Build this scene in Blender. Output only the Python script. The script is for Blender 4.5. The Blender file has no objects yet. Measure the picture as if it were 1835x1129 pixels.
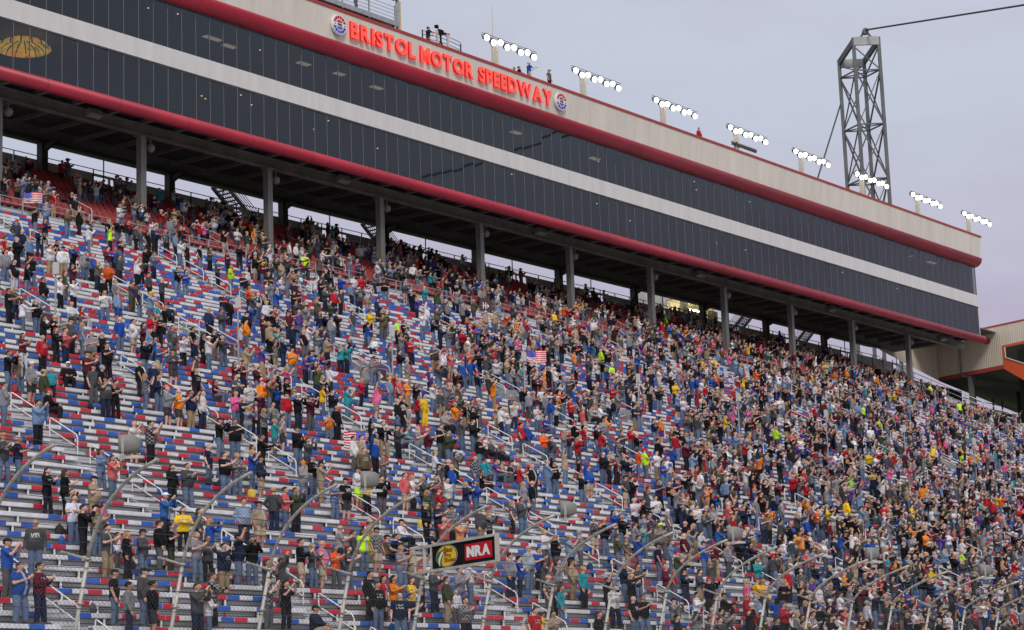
import bpy, bmesh, math, random
import numpy as np
from mathutils import Vector, Matrix

SC = bpy.context.scene
COL = SC.collection
R = random.Random(11)

# ------------------------------------------------------------------ camera
FPX, W0, H0 = 3909.885, 1835.0, 1129.0
cam_d = bpy.data.cameras.new('camera')
cam_d.sensor_fit = 'HORIZONTAL'; cam_d.sensor_width = 36.0
cam_d.lens = FPX / W0 * 36.0
cam_d.clip_start = 1.0; cam_d.clip_end = 9000.0
cam = bpy.data.objects.new('camera', cam_d); COL.objects.link(cam)
CR = Vector((0.612657, -0.789548, -0.035566)); CU = Vector((-0.129710, -0.144836, 0.980917)); CF = Vector((0.779632, 0.596353, 0.191147))
cam.matrix_world = Matrix(((CR.x, CU.x, -CF.x, 0), (CR.y, CU.y, -CF.y, 0), (CR.z, CU.z, -CF.z, 0), (0, 0, 0, 1)))
SC.camera = cam

def proj(p):
    p = Vector(p); d = p.dot(CF)
    if d < 1: return (-9999, -9999, d)
    return (W0 / 2 + FPX * p.dot(CR) / d, H0 / 2 - FPX * p.dot(CU) / d, d)

# ------------------------------------------------------------------ sky and light (overcast dusk)
SUN_EL, SUN_AZ = math.radians(42), math.radians(227)     # azimuth of the sun in the x-y plane, behind the camera
wd = bpy.data.worlds.new('World'); SC.world = wd; wd.use_nodes = True
nt = wd.node_tree; nt.nodes.clear()
def wn(t, **k):
    n = nt.nodes.new(t)
    for a, b in k.items(): setattr(n, a, b)
    return n
sky = wn('ShaderNodeTexSky', sky_type='NISHITA', sun_disc=False, sun_elevation=SUN_EL, sun_rotation=math.pi / 2 - SUN_AZ)
bg1 = wn('ShaderNodeBackground'); bg1.inputs[1].default_value = 0.06
nt.links.new(sky.outputs[0], bg1.inputs[0])
tc = wn('ShaderNodeTexCoord'); sep = wn('ShaderNodeSeparateXYZ'); nt.links.new(tc.outputs['Generated'], sep.inputs[0])
mp = wn('ShaderNodeMapping'); mp.inputs['Scale'].default_value = (1.0, 1.0, 4.5); nt.links.new(tc.outputs['Generated'], mp.inputs[0])
nz = wn('ShaderNodeTexNoise'); nz.inputs['Scale'].default_value = 2.6; nz.inputs['Detail'].default_value = 5; nz.inputs['Roughness'].default_value = 0.5
nt.links.new(mp.outputs[0], nz.inputs[0])
ma = wn('ShaderNodeMath', operation='MULTIPLY_ADD'); ma.inputs[1].default_value = 0.30; ma.inputs[2].default_value = -0.15
nt.links.new(nz.outputs['Fac'], ma.inputs[0])
ad = wn('ShaderNodeMath', operation='ADD'); nt.links.new(sep.outputs[2], ad.inputs[0]); nt.links.new(ma.outputs[0], ad.inputs[1])
rp = wn('ShaderNodeValToRGB'); cr = rp.color_ramp
cr.elements[0].position = 0.0; cr.elements[0].color = (0.383, 0.339, 0.426, 1)
cr.elements[1].position = 1.0; cr.elements[1].color = (0.80, 0.80, 0.84, 1)
for p_, c_ in ((0.19, (0.409, 0.374, 0.487)), (0.235, (0.452, 0.435, 0.548)), (0.275, (0.475, 0.513, 0.608)), (0.345, (0.50, 0.532, 0.622))):
    e = cr.elements.new(p_); e.color = (*c_, 1)
nt.links.new(ad.outputs[0], rp.inputs[0])
mp2 = wn('ShaderNodeMapping'); mp2.inputs['Scale'].default_value = (1.0, 1.0, 3.2); mp2.inputs['Rotation'].default_value = (0.12, -0.1, 0.3); nt.links.new(tc.outputs['Generated'], mp2.inputs[0])
nz2 = wn('ShaderNodeTexNoise'); nz2.inputs['Scale'].default_value = 6.5; nz2.inputs['Detail'].default_value = 7; nz2.inputs['Roughness'].default_value = 0.55
nt.links.new(mp2.outputs[0], nz2.inputs[0])
mrg = wn('ShaderNodeMapRange'); mrg.inputs[1].default_value = 0.40; mrg.inputs[2].default_value = 0.64; mrg.inputs[3].default_value = 0.0; mrg.inputs[4].default_value = 0.8
nt.links.new(nz2.outputs['Fac'], mrg.inputs[0])
mxc = wn('ShaderNodeMix', data_type='RGBA'); mxc.inputs[7].default_value = (0.465, 0.452, 0.545, 1)
nt.links.new(mrg.outputs[0], mxc.inputs[0]); nt.links.new(rp.outputs[0], mxc.inputs[6])
bg2 = wn('ShaderNodeBackground'); bg2.inputs[1].default_value = 1.0; nt.links.new(mxc.outputs[2], bg2.inputs[0])
mx = wn('ShaderNodeMixShader'); mx.inputs[0].default_value = 0.93
nt.links.new(bg1.outputs[0], mx.inputs[1]); nt.links.new(bg2.outputs[0], mx.inputs[2])
wo = wn('ShaderNodeOutputWorld'); nt.links.new(mx.outputs[0], wo.inputs[0])

sd = bpy.data.lights.new('sun', 'SUN'); sd.energy = 1.5; sd.angle = math.radians(16); sd.color = (1.0, 0.95, 0.89)
sun = bpy.data.objects.new('sun', sd); COL.objects.link(sun)
sv = Vector((math.cos(SUN_EL) * math.cos(SUN_AZ), math.cos(SUN_EL) * math.sin(SUN_AZ), math.sin(SUN_EL)))
sun.rotation_euler = sv.to_track_quat('Z', 'Y').to_euler()
sun.location = sv * 300
SC.view_settings.view_transform = 'Standard'; SC.view_settings.look = 'None'
SC.view_settings.exposure = 0.25; SC.view_settings.gamma = 1.0
SC.cycles.max_bounces = 6; SC.cycles.transparent_max_bounces = 12

# ------------------------------------------------------------------ materials
def mat(name, col, rough=0.6, metal=0.0, var=0.12, scale=1.5, bump=0.0, bscale=30.0, stretch=(1, 1, 1), emit=None, estr=0.0, objcol=False, vcol=False, spec=0.5):
    m = bpy.data.materials.new(name); m.use_nodes = True
    t = m.node_tree; b = t.nodes['Principled BSDF']
    b.inputs['Specular IOR Level'].default_value = spec; b.inputs['Roughness'].default_value = rough; b.inputs['Metallic'].default_value = metal
    L = t.links.new
    if objcol:
        src = t.nodes.new('ShaderNodeObjectInfo').outputs['Color']
    elif vcol:
        a = t.nodes.new('ShaderNodeAttribute'); a.attribute_name = 'Col'; src = a.outputs['Color']
    else:
        r = t.nodes.new('ShaderNodeRGB'); r.outputs[0].default_value = (*col, 1); src = r.outputs[0]
    co = t.nodes.new('ShaderNodeTexCoord'); mpg = t.nodes.new('ShaderNodeMapping'); mpg.inputs['Scale'].default_value = stretch
    L(co.outputs['Object'], mpg.inputs[0])
    n = t.nodes.new('ShaderNodeTexNoise'); n.inputs['Scale'].default_value = scale; n.inputs['Detail'].default_value = 6
    n.inputs['Roughness'].default_value = 0.62
    L(mpg.outputs[0], n.inputs[0])
    mr = t.nodes.new('ShaderNodeMapRange'); mr.inputs[1].default_value = 0.3; mr.inputs[2].default_value = 0.7
    mr.inputs[3].default_value = 1 - var; mr.inputs[4].default_value = 1 + var
    L(n.outputs['Fac'], mr.inputs[0])
    mul = t.nodes.new('ShaderNodeVectorMath'); mul.operation = 'MULTIPLY'
    L(src, mul.inputs[0]); L(mr.outputs[0], mul.inputs[1])
    L(mul.outputs[0], b.inputs['Base Color'])
    if bump:
        n2 = t.nodes.new('ShaderNodeTexNoise'); n2.inputs['Scale'].default_value = bscale; n2.inputs['Detail'].default_value = 3
        L(mpg.outputs[0], n2.inputs[0])
        bp = t.nodes.new('ShaderNodeBump'); bp.inputs['Strength'].default_value = bump; bp.inputs['Distance'].default_value = 0.02
        L(n2.outputs['Fac'], bp.inputs['Height']); L(bp.outputs[0], b.inputs['Normal'])
    if emit:
        b.inputs['Emission Color'].default_value = (*emit, 1); b.inputs['Emission Strength'].default_value = estr
    return m

def wave_panel(name, col, period, depth=0.5, rough=0.55):
    """sheet metal cladding with vertical ribs"""
    m = mat(name, col, rough, 0, 0.10, 0.9, stretch=(1, 1, 0.12))
    t = m.node_tree; b = t.nodes['Principled BSDF']; co = t.nodes.new('ShaderNodeTexCoord')
    sp = t.nodes.new('ShaderNodeSeparateXYZ'); t.links.new(co.outputs['Object'], sp.inputs[0])
    a = t.nodes.new('ShaderNodeMath'); a.operation = 'ADD'; t.links.new(sp.outputs[0], a.inputs[0]); t.links.new(sp.outputs[1], a.inputs[1])
    s = t.nodes.new('ShaderNodeMath'); s.operation = 'MULTIPLY'; s.inputs[1].default_value = 2 * math.pi / period; t.links.new(a.outputs[0], s.inputs[0])
    c = t.nodes.new('ShaderNodeMath'); c.operation = 'SINE'; t.links.new(s.outputs[0], c.inputs[0])
    bp = t.nodes.new('ShaderNodeBump'); bp.inputs['Strength'].default_value = depth; bp.inputs['Distance'].default_value = 0.04
    t.links.new(c.outputs[0], bp.inputs['Height']); t.links.new(bp.outputs[0], b.inputs['Normal'])
    return m

M = {}
M['alum'] = mat('mill_aluminium', (0.52, 0.525, 0.54), 0.5, 0.1, 0.28, 0.5, stretch=(0.25, 1, 1))
M['alum_dark'] = mat('aluminium_shadow_joint', (0.12, 0.12, 0.122), 0.7, 0.05, 0.2, 1.0)
M['riser'] = mat('weathered_riser_board', (0.50, 0.50, 0.51), 0.55, 0.05, 0.36, 0.45, stretch=(0.2, 1, 1))
M['concrete'] = mat('concrete', (0.30, 0.29, 0.28), 0.85, 0, 0.22, 0.7, 0.2, 12)
M['seat_white'] = mat('seat_white', (0.68, 0.685, 0.70), 0.5, 0.0, 0.22, 1.3)
M['seat_red'] = mat('seat_red', (0.58, 0.025, 0.055), 0.42, 0, 0.25, 2.0)
M['seat_blue'] = mat('seat_blue', (0.03, 0.12, 0.50), 0.42, 0, 0.25, 2.0)
M['rail_white'] = mat('painted_rail', (0.80, 0.79, 0.76), 0.4, 0.1, 0.08, 3)
M['galv'] = mat('galvanised_steel', (0.40, 0.41, 0.42), 0.45, 0.55, 0.2, 2.5)
M['steel_dark'] = mat('dark_steel', (0.075, 0.072, 0.072), 0.6, 0.2, 0.25, 1.5)
M['steel_beam'] = mat('grey_painted_steel', (0.175, 0.163, 0.152), 0.6, 0.1, 0.28, 0.8)
M['column'] = mat('column_grey_paint', (0.18, 0.178, 0.17), 0.5, 0.2, 0.25, 1.2, stretch=(1, 1, 0.3))
M['soffit'] = mat('soffit_panel', (0.17, 0.165, 0.16), 0.8, 0, 0.3, 0.4)
M['tube_seam'] = mat('tube_seam', (0.13, 0.008, 0.016), 0.5, 0, 0.1, 1)
M['red_tube'] = mat('red_fascia_tube', (0.40, 0.022, 0.045), 0.42, 0, 0.22, 0.5, stretch=(0.4, 1, 1))
M['red_trim'] = mat('red_trim', (0.45, 0.055, 0.045), 0.5, 0, 0.1, 1.0)
M['orange_trim'] = mat('orange_red_panel', (0.78, 0.12, 0.035), 0.5, 0, 0.08, 1.0)
M['cream'] = wave_panel('cream_cladding', (0.72, 0.66, 0.575), 0.30, 0.10)
M['band'] = wave_panel('white_band_cladding', (0.67, 0.655, 0.635), 0.9, 0.08)
M['tan'] = wave_panel('tan_corrugated_cladding', (0.76, 0.67, 0.545), 0.33, 0.45)
M['pale_corr'] = wave_panel('pale_corrugated_cladding', (0.78, 0.79, 0.80), 0.33, 0.8)
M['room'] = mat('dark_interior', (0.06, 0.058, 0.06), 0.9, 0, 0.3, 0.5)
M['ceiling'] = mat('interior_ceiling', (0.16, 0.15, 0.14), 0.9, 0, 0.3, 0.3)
M['red_plastic'] = mat('red_moulded_plastic', (0.33, 0.042, 0.04), 0.5, 0, 0.3, 1.2)
M['asphalt'] = mat('asphalt', (0.05, 0.05, 0.052), 0.9, 0, 0.2, 0.4, 0.2, 40)
M['track'] = mat('concrete_track', (0.24, 0.235, 0.225), 0.85, 0, 0.2, 0.15)
M['grass'] = mat('ground_cover', (0.07, 0.09, 0.04), 0.95, 0, 0.3, 0.05)
M['tower_steel'] = mat('tower_steel', (0.115, 0.12, 0.125), 0.55, 0.3, 0.25, 0.6)
M['tower_pale'] = mat('tower_pale_steel', (0.36, 0.365, 0.37), 0.55, 0.3, 0.15, 0.6)
M['post'] = mat('fence_post_paint', (0.52, 0.49, 0.43), 0.5, 0.2, 0.2, 3.0)
M['arc'] = mat('fence_arc_steel', (0.46, 0.43, 0.37), 0.5, 0.4, 0.25, 4.0)
M['mullion'] = mat('window_mullion', (0.20, 0.19, 0.18), 0.5, 0.2, 0.1, 1)
M['wire'] = mat('wire', (0.13, 0.125, 0.115), 0.5, 0.6, 0.1, 1)
M['cable'] = mat('steel_cable', (0.06, 0.06, 0.065), 0.6, 0.4, 0.1, 1)
M['black'] = mat('black_panel', (0.010, 0.009, 0.009), 0.8, 0, 0.2, 3, spec=0.12)
M['yellow'] = mat('yellow_ink', (0.80, 0.55, 0.01), 0.5, 0, 0.05, 3)
M['ink_red'] = mat('red_ink', (0.55, 0.012, 0.025), 0.8, 0, 0.08, 3, spec=0.12)
M['ink_maroon'] = mat('maroon_ink', (0.22, 0.012, 0.02), 0.5, 0, 0.05, 3)
M['ink_blue'] = mat('blue_ink', (0.02, 0.025, 0.42), 0.5, 0, 0.05, 3)
M['ink_green'] = mat('green_ink', (0.06, 0.14, 0.03), 0.5, 0, 0.3, 6)
M['white'] = mat('white_paint', (0.80, 0.80, 0.80), 0.5, 0, 0.05, 3)
M['sign_maroon'] = mat('maroon_sign', (0.09, 0.035, 0.035), 0.6, 0, 0.1, 2)
M['cream_post'] = mat('cream_pole', (0.60, 0.56, 0.45), 0.5, 0.1, 0.15, 2)
M['yellow_post'] = mat('yellowed_pole', (0.62, 0.46, 0.18), 0.5, 0.1, 0.15, 2)
M['speaker'] = mat('grey_fibreglass', (0.22, 0.216, 0.205), 0.6, 0, 0.12, 3)
M['speaker_pale'] = mat('pale_speaker_case', (0.58, 0.57, 0.55), 0.6, 0, 0.1, 3)
M['letter_face'] = mat('lit_letter_face', (0.75, 0.05, 0.03), 0.4, 0, 0.03, 2, emit=(1.0, 0.075, 0.045), estr=0.62)
M['letter_side'] = mat('letter_side', (0.55, 0.02, 0.03), 0.4, 0, 0.05, 2, emit=(0.9, 0.02, 0.03), estr=0.15)
M['lamp'] = mat('floodlight_lens', (1, 1, 1), 0.3, 0, 0, 1, emit=(1.0, 0.96, 0.90), estr=3.0)
M['downlight'] = mat('warm_downlight', (1, 1, 1), 0.3, 0, 0, 1, emit=(1.0, 0.72, 0.38), estr=2.6)
M['tube_lamp'] = mat('fluorescent_tube', (1, 1, 1), 0.3, 0, 0, 1, emit=(1.0, 0.95, 0.80), estr=16.0)
M['screen'] = mat('parapet_screen', (0.62, 0.60, 0.66), 0.7, 0, 0.15, 0.6)
M['lobby'] = mat('lobby_wall', (0.74, 0.68, 0.46), 0.7, 0, 0.08, 1)
M['bag'] = mat('bag_fabric', (0, 0, 0), 0.8, 0, 0.2, 6, objcol=True)

def glass_mat():
    m = bpy.data.materials.new('tinted_glass'); m.use_nodes = True; t = m.node_tree; t.nodes.clear()
    o = t.nodes.new('ShaderNodeOutputMaterial'); x = t.nodes.new('ShaderNodeMixShader')
    g = t.nodes.new('ShaderNodeBsdfGlossy'); g.inputs['Roughness'].default_value = 0.03; g.inputs[0].default_value = (0.86, 0.93, 1.0, 1)
    tr = t.nodes.new('ShaderNodeBsdfTransparent'); tr.inputs[0].default_value = (0.30, 0.29, 0.30, 1)
    f = t.nodes.new('ShaderNodeFresnel'); f.inputs[0].default_value = 1.68
    t.links.new(f.outputs[0], x.inputs[0]); t.links.new(tr.outputs[0], x.inputs[1]); t.links.new(g.outputs[0], x.inputs[2])
    t.links.new(x.outputs[0], o.inputs[0])
    return m
M['glass'] = glass_mat()
def stained():
    m = bpy.data.materials.new('stained_glass_shade'); m.use_nodes = True; t = m.node_tree
    b = t.nodes['Principled BSDF']; co = t.nodes.new('ShaderNodeTexCoord'); v = t.nodes.new('ShaderNodeTexVoronoi'); v.inputs['Scale'].default_value = 3.2
    t.links.new(co.outputs['Object'], v.inputs[0]); r = t.nodes.new('ShaderNodeValToRGB'); el = r.color_ramp.elements
    el[0].color = (0.02, 0.10, 0.01, 1); el[1].color = (0.8, 0.16, 0.01, 1); e = el.new(0.45); e.color = (0.85, 0.60, 0.05, 1)
    t.links.new(v.outputs['Color'], r.inputs[0]); t.links.new(r.outputs[0], b.inputs['Base Color']); t.links.new(r.outputs[0], b.inputs['Emission Color'])
    b.inputs['Emission Strength'].default_value = 0.9
    return m
M['stained'] = stained()

# ------------------------------------------------------------------ mesh helpers
class MB:
    def __init__(s): s.v = []; s.f = []; s.m = []
    def quad(s, pts, m=0):
        i = len(s.v); s.v += [tuple(p) for p in pts]; s.f.append(tuple(range(i, i + len(pts)))); s.m.append(m)
    def box(s, x0, x1, y0, y1, z0, z1, m=0):
        i = len(s.v)
        s.v += [(x0, y0, z0), (x1, y0, z0), (x1, y1, z0), (x0, y1, z0), (x0, y0, z1), (x1, y0, z1), (x1, y1, z1), (x0, y1, z1)]
        for f in ((0, 3, 2, 1), (4, 5, 6, 7), (0, 1, 5, 4), (1, 2, 6, 5), (2, 3, 7, 6), (3, 0, 4, 7)):
            s.f.append(tuple(i + a for a in f)); s.m.append(m)
    def bar(s, a, b, w, h, m=0, up=(0, 0, 1)):
        a = Vector(a); b = Vector(b); d = (b - a).normalized(); u = Vector(up)
        if abs(d.dot(u)) > 0.98: u = Vector((1, 0, 0))
        r = d.cross(u).normalized() * (w / 2); u = r.cross(d).normalized() * (h / 2)
        i = len(s.v)
        for c in (a, b):
            for q in (-r - u, r - u, r + u, -r + u): s.v.append(tuple(c + q))
        for f in ((0, 1, 2, 3), (7, 6, 5, 4), (0, 4, 5, 1), (1, 5, 6, 2), (2, 6, 7, 3), (3, 7, 4, 0)):
            s.f.append(tuple(i + q for q in f)); s.m.append(m)
    def tube(s, pts, r, n=8, m=0, cap=True):
        pts = [Vector(p) for p in pts]; rs = r if isinstance(r, (list, tuple)) else [r] * len(pts)
        d0 = (pts[1] - pts[0]).normalized(); u = Vector((0, 0, 1)) if abs(d0.z) < 0.9 else Vector((1, 0, 0))
        nrm = (u - d0 * u.dot(d0)).normalized(); base = len(s.v)
        for k, p in enumerate(pts):
            d = (pts[min(k + 1, len(pts) - 1)] - pts[max(k - 1, 0)]).normalized()
            nrm = (nrm - d * nrm.dot(d)).normalized(); bn = d.cross(nrm)
            for j in range(n):
                a = 2 * math.pi * j / n; s.v.append(tuple(p + (nrm * math.cos(a) + bn * math.sin(a)) * rs[k]))
        for k in range(len(pts) - 1):
            for j in range(n):
                a = base + k * n + j; b = base + k * n + (j + 1) % n
                s.f.append((a, b, b + n, a + n)); s.m.append(m)
        if cap:
            s.f.append(tuple(base + j for j in reversed(range(n)))); s.m.append(m)
            e = base + (len(pts) - 1) * n; s.f.append(tuple(e + j for j in range(n))); s.m.append(m)
    def extx(s, prof, x0, x1, m=0, caps=True):
        """closed (y,z) profile swept along x; m may be a list per profile edge"""
        n = len(prof); i = len(s.v)
        for x in (x0, x1): s.v += [(x, p[0], p[1]) for p in prof]
        for j in range(n):
            k = (j + 1) % n; s.f.append((i + j, i + k, i + n + k, i + n + j)); s.m.append(m[j] if isinstance(m, list) else m)
        if caps:
            mm = m[0] if isinstance(m, list) else m
            s.f.append(tuple(i + j for j in reversed(range(n)))); s.m.append(mm); s.f.append(tuple(i + n + j for j in range(n))); s.m.append(mm)
    def ell(s, c, r, nu=12, nv=8, m=0, keep=None):
        i = len(s.v); c = Vector(c)
        for a in range(nv + 1):
            th = math.pi * a / nv
            for b in range(nu):
                ph = 2 * math.pi * b / nu
                s.v.append((c.x + r[0] * math.sin(th) * math.cos(ph), c.y + r[1] * math.sin(th) * math.sin(ph), c.z + r[2] * math.cos(th)))
        for a in range(nv):
            for b in range(nu):
                q = [i + a * nu + b, i + (a + 1) * nu + b, i + (a + 1) * nu + (b + 1) % nu, i + a * nu + (b + 1) % nu]
                if keep:
                    cc = sum((Vector(s.v[k]) for k in q), Vector()) / 4
                    if not keep(cc): continue
                if a == 0: q = q[0:3]
                elif a == nv - 1: q = [q[0], q[1], q[3]]
                s.f.append(tuple(q)); s.m.append(m)
    def mesh(s, name, mats):
        me = bpy.data.meshes.new(name); me.from_pydata(s.v, [], s.f)
        for q in mats: me.materials.append(M[q] if isinstance(q, str) else q)
        me.polygons.foreach_set('material_index', s.m); me.update()
        return me
    def build(s, name, mats, parent=None, smooth=False):
        me = s.mesh(name, mats if isinstance(mats, (list, tuple)) else [mats])
        if smooth: me.polygons.foreach_set('use_smooth', [True] * len(me.polygons))
        return link(name, me, parent)

def link(name, me, parent=None):
    o = bpy.data.objects.new(name, me); COL.objects.link(o)
    if parent is not None: o.parent = parent
    return o
def tag(o, label=None, cat=None, group=None, kind=None):
    if label: o['label'] = label
    if cat: o['category'] = cat
    if group: o['group'] = group
    if kind: o['kind'] = kind
    return o
def thing(name, label, cat, loc=(0, 0, 0), group=None):
    o = bpy.data.objects.new(name, None); COL.objects.link(o); o.location = loc; o.empty_display_size = 0.3
    return tag(o, label, cat, group)
def text_mesh(txt, size=1.0, off=0.0, ext=0.05, res=3):
    c = bpy.data.curves.new('t', 'FONT'); c.body = txt; c.size = size; c.offset = off; c.extrude = ext; c.resolution_u = res
    c.align_x = 'LEFT'
    o = bpy.data.objects.new('t', c); COL.objects.link(o)
    dg = bpy.context.evaluated_depsgraph_get(); me = bpy.data.meshes.new_from_object(o.evaluated_get(dg))
    COL.objects.unlink(o); bpy.data.objects.remove(o); bpy.data.curves.remove(c)
    return me
def fit_text(txt, o3, ux, uz, w, h, off=0.02, thick=0.01):
    """text as verts/faces placed on a plane: o3 lower-left corner, ux and uz unit axes, size w x h"""
    me = text_mesh(txt, 1.0, off, 0.5)
    vs = np.array([v.co[:] for v in me.vertices]); lo = vs.min(0); hi = vs.max(0)
    q = (vs - lo) / np.maximum(hi - lo, 1e-6); ux = np.array(ux); uz = np.array(uz); n = np.cross(ux, uz)
    P = np.array(o3) + q[:, 0:1] * w * ux + q[:, 1:2] * h * uz + q[:, 2:3] * thick * n
    F = [tuple(p.vertices) for p in me.polygons]; front = [abs(p.normal.z) > 0.9 for p in me.polygons]
    bpy.data.meshes.remove(me)
    return P, F, front
ONES = ['zeroth', 'first', 'second', 'third', 'fourth', 'fifth', 'sixth', 'seventh', 'eighth', 'ninth', 'tenth', 'eleventh', 'twelfth', 'thirteenth', 'fourteenth', 'fifteenth', 'sixteenth', 'seventeenth', 'eighteenth', 'nineteenth']
TENS = {2: ('twenty', 'twentieth'), 3: ('thirty', 'thirtieth'), 4: ('forty', 'fortieth'), 5: ('fifty', 'fiftieth'), 6: ('sixty', 'sixtieth'), 7: ('seventy', 'seventieth'), 8: ('eighty', 'eightieth')}
def ordw(n):
    if n < 20: return ONES[n]
    a, b = divmod(n, 10)
    return TENS[a][1] if b == 0 else TENS[a][0] + '-' + ONES[b]

# ================================================================== SETTING
b = MB(); b.quad([(-2500, -2500, -4.0), (3500, -2500, -4.0), (3500, 3500, -4.0), (-2500, 3500, -4.0)])
tag(b.build('ground', 'grass'), kind='structure')
b = MB(); b.quad([(-60, 12, -3.9), (330, 12, -3.9), (330, 43.9, -0.4), (-60, 43.9, -0.4)])
tag(b.build('race_track', 'track'), kind='structure')

Y0, DR, SL = 45.6, 0.78, 0.5542
RI = DR * SL
NLOW, NTOP = 72, 16
AX = [92.45 + 12.192 * j for j in range(-6, 15)]          # stair aisles
XL, XR = 19.0, 263.0
def rowY(k): return Y0 + k * DR + (1.3 if k >= NLOW else 0.0)
def rowZ(k): return 3.42 + SL * (Y0 + k * DR + 0.39 - 50) + (0.72 if k >= NLOW else 0.0)
def surfZ(y): return 3.42 + SL * (y - 50)
def seen(p, mg=70): 
    x, y, d = proj(p); return -mg < x < W0 + mg and -mg < y < H0 + mg and d > 1

# ------------------------------------------------------------------ grandstand
gs = thing('grandstand', 'steep aluminium grandstand of stepped rows rising behind the track fence', 'grandstand', (0, 0, 0))
b = MB()
def strip(y0, z0, y1, z1, m, x0=XL, x1=XR): b.quad([(x0, y0, z0), (x1, y0, z0), (x1, y1, z1), (x0, y1, z1)], m)
for k in range(NLOW + NTOP):
    y, z = rowY(k), rowZ(k)
    xr = XR if k < NLOW else 223.0
    xl = XL if k < NLOW else 70.0
    last = k == NLOW - 1
    ye = y + DR + (1.3 if last else 0)
    h = RI
    strip(y, z, ye, z, 0, xl, xr)
    if last: h = rowZ(k + 1) - z
    nb = 3 if not last else 6
    g = 0.022; bh = (h - g * nb) / nb
    for q in range(nb):
        za = z + q * (bh + g)
        strip(ye, za, ye - 0.03, za + 0.001, 2, xl, xr)
        strip(ye - 0.03, za + 0.001, ye - 0.03, za + bh, 1, xl, xr)
        strip(ye - 0.03, za + bh, ye, za + bh + 0.001, 0, xl, xr)
        strip(ye, za + bh + 0.001, ye, za + bh + g, 2, xl, xr)
yt, ztp = rowY(NLOW + NTOP - 1) + DR, rowZ(NLOW + NTOP - 1) + RI
b.quad([(70, yt, ztp), (223, yt, ztp), (223, 117.6, ztp), (70, 117.6, ztp)], 3)
# side and front faces so that the stand is solid
b.quad([(XL, Y0, -1.5), (XR, Y0, -1.5), (XR, Y0, rowZ(0)), (XL, Y0, rowZ(0))], 3)
for xs in (XL, XR): b.quad([(xs, Y0, -4), (xs, 103, -4), (xs, 103, surfZ(103)), (xs, Y0, rowZ(0))], 3)
for xs in (70.0, 223.0): b.quad([(xs, 103.2, surfZ(103) - 2), (xs, yt, surfZ(103) - 2), (xs, yt, ztp), (xs, 103.2, rowZ(NLOW))], 3)
b.build('deck', ['alum', 'riser', 'alum_dark', 'concrete'], gs)
for j, ax in enumerate(AX):
    b = MB()
    for k in range(NLOW + NTOP):
        y, z = rowY(k), rowZ(k)
        if k < NLOW and not (seen((ax, y, z), 120)): continue
        if k >= NLOW and not 74 < ax < 221: continue
        b.box(ax - 0.55, ax + 0.55, y + DR - 0.36, y + DR - 0.031, z + 0.002, z + RI * 0.5, 0)
        b.box(ax - 0.55, ax + 0.55, y + DR - 0.385, y + DR - 0.362, z + RI * 0.5 - 0.04, z + RI * 0.5 + 0.004, 1)
        if k == NLOW - 1 and b.v: b.build('aisle_stair', ['alum', 'alum_dark'], gs); b = MB()
    if b.v: b.build('aisle_stair', ['alum', 'alum_dark'], gs)

# ------------------------------------------------------------------ bleacher benches
WCH = ['seat_white', 'seat_red', 'seat_blue']
PROF = [(0.014, 0.008), (0.0, -0.006), (0.0, -0.12), (0.02, -0.142), (0.05, -0.142), (0.055, -0.04), (0.27, -0.04), (0.27, 0.008)]
def bench_mb(x0, x1, rr, ox=0, oy=0, oz=0, mb=None, coarse=False):
    mb = mb or MB(); n = max(1, round((x1 - x0) / 0.608)); w = (x1 - x0) / n
    prev = 0
    for q in range(n):
        u = rr.random(); c = 0 if u < 0.45 else (1 if u < 0.71 else 2)
        if c and c == prev and rr.random() < 0.7: c = 0 if rr.random() < .6 else 3 - c
        prev = c
        e = 0.018 if not coarse else 0.0
        prof = PROF if not coarse else [(0.0, 0.0), (0.0, -0.14), (0.05, -0.14), (0.055, -0.04), (0.27, 0.0)]
        mb.extx([(p[0] + oy, p[1] + oz) for p in prof], x0 + q * w + ox, x0 + (q + 1) * w - e + ox, c, caps=(q == 0 or q == n - 1 or not coarse))
    if not coarse:   # pale aluminium strip seen in the joints
        mb.extx([(p[0] * 0.97 + 0.004 + oy, p[1] * 0.97 - 0.002 + oz) for p in PROF], x0 + ox + 0.004, x1 + ox - 0.022, 0)
    return mb
def bracket_mb(mb=None, ox=0, oy=0, oz=0):
    mb = mb or MB()
    mb.box(ox - 0.03, ox + 0.03, oy + 0.03, oy + 0.075, oz - 0.43, oz - 0.05, 0)
    mb.box(ox + 0.05, ox + 0.13, oy + 0.10, oy + 0.24, oz - 0.32, oz - 0.045, 1)  # dark box stands for the bracket's shadowed side, shade put into its colour
    return mb
br_me = bracket_mb().mesh('bracket', ['rail_white', 'steel_dark'])
segs = []
for k in range(NLOW):
    y, z = rowY(k) + 0.50, rowZ(k) + RI - 0.003
    for j in range(len(AX) - 1):
        x0, x1 = AX[j] + 0.62, AX[j + 1] - 0.62
        vom = 78.4 < rowY(k) < 82.6
        if vom: x0 += 0.55; x1 -= 0.55
        c = [proj((x, y, z)) for x in (x0, (x0 + x1) / 2, x1)]
        if not any(-90 < q[0] < W0 + 90 and -40 < q[1] < H0 + 90 for q in c): continue
        segs.append((c[1][2], k, j, x0, x1, y, z))
segs.sort()
rr = random.Random(5); bulk = MB()
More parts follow.
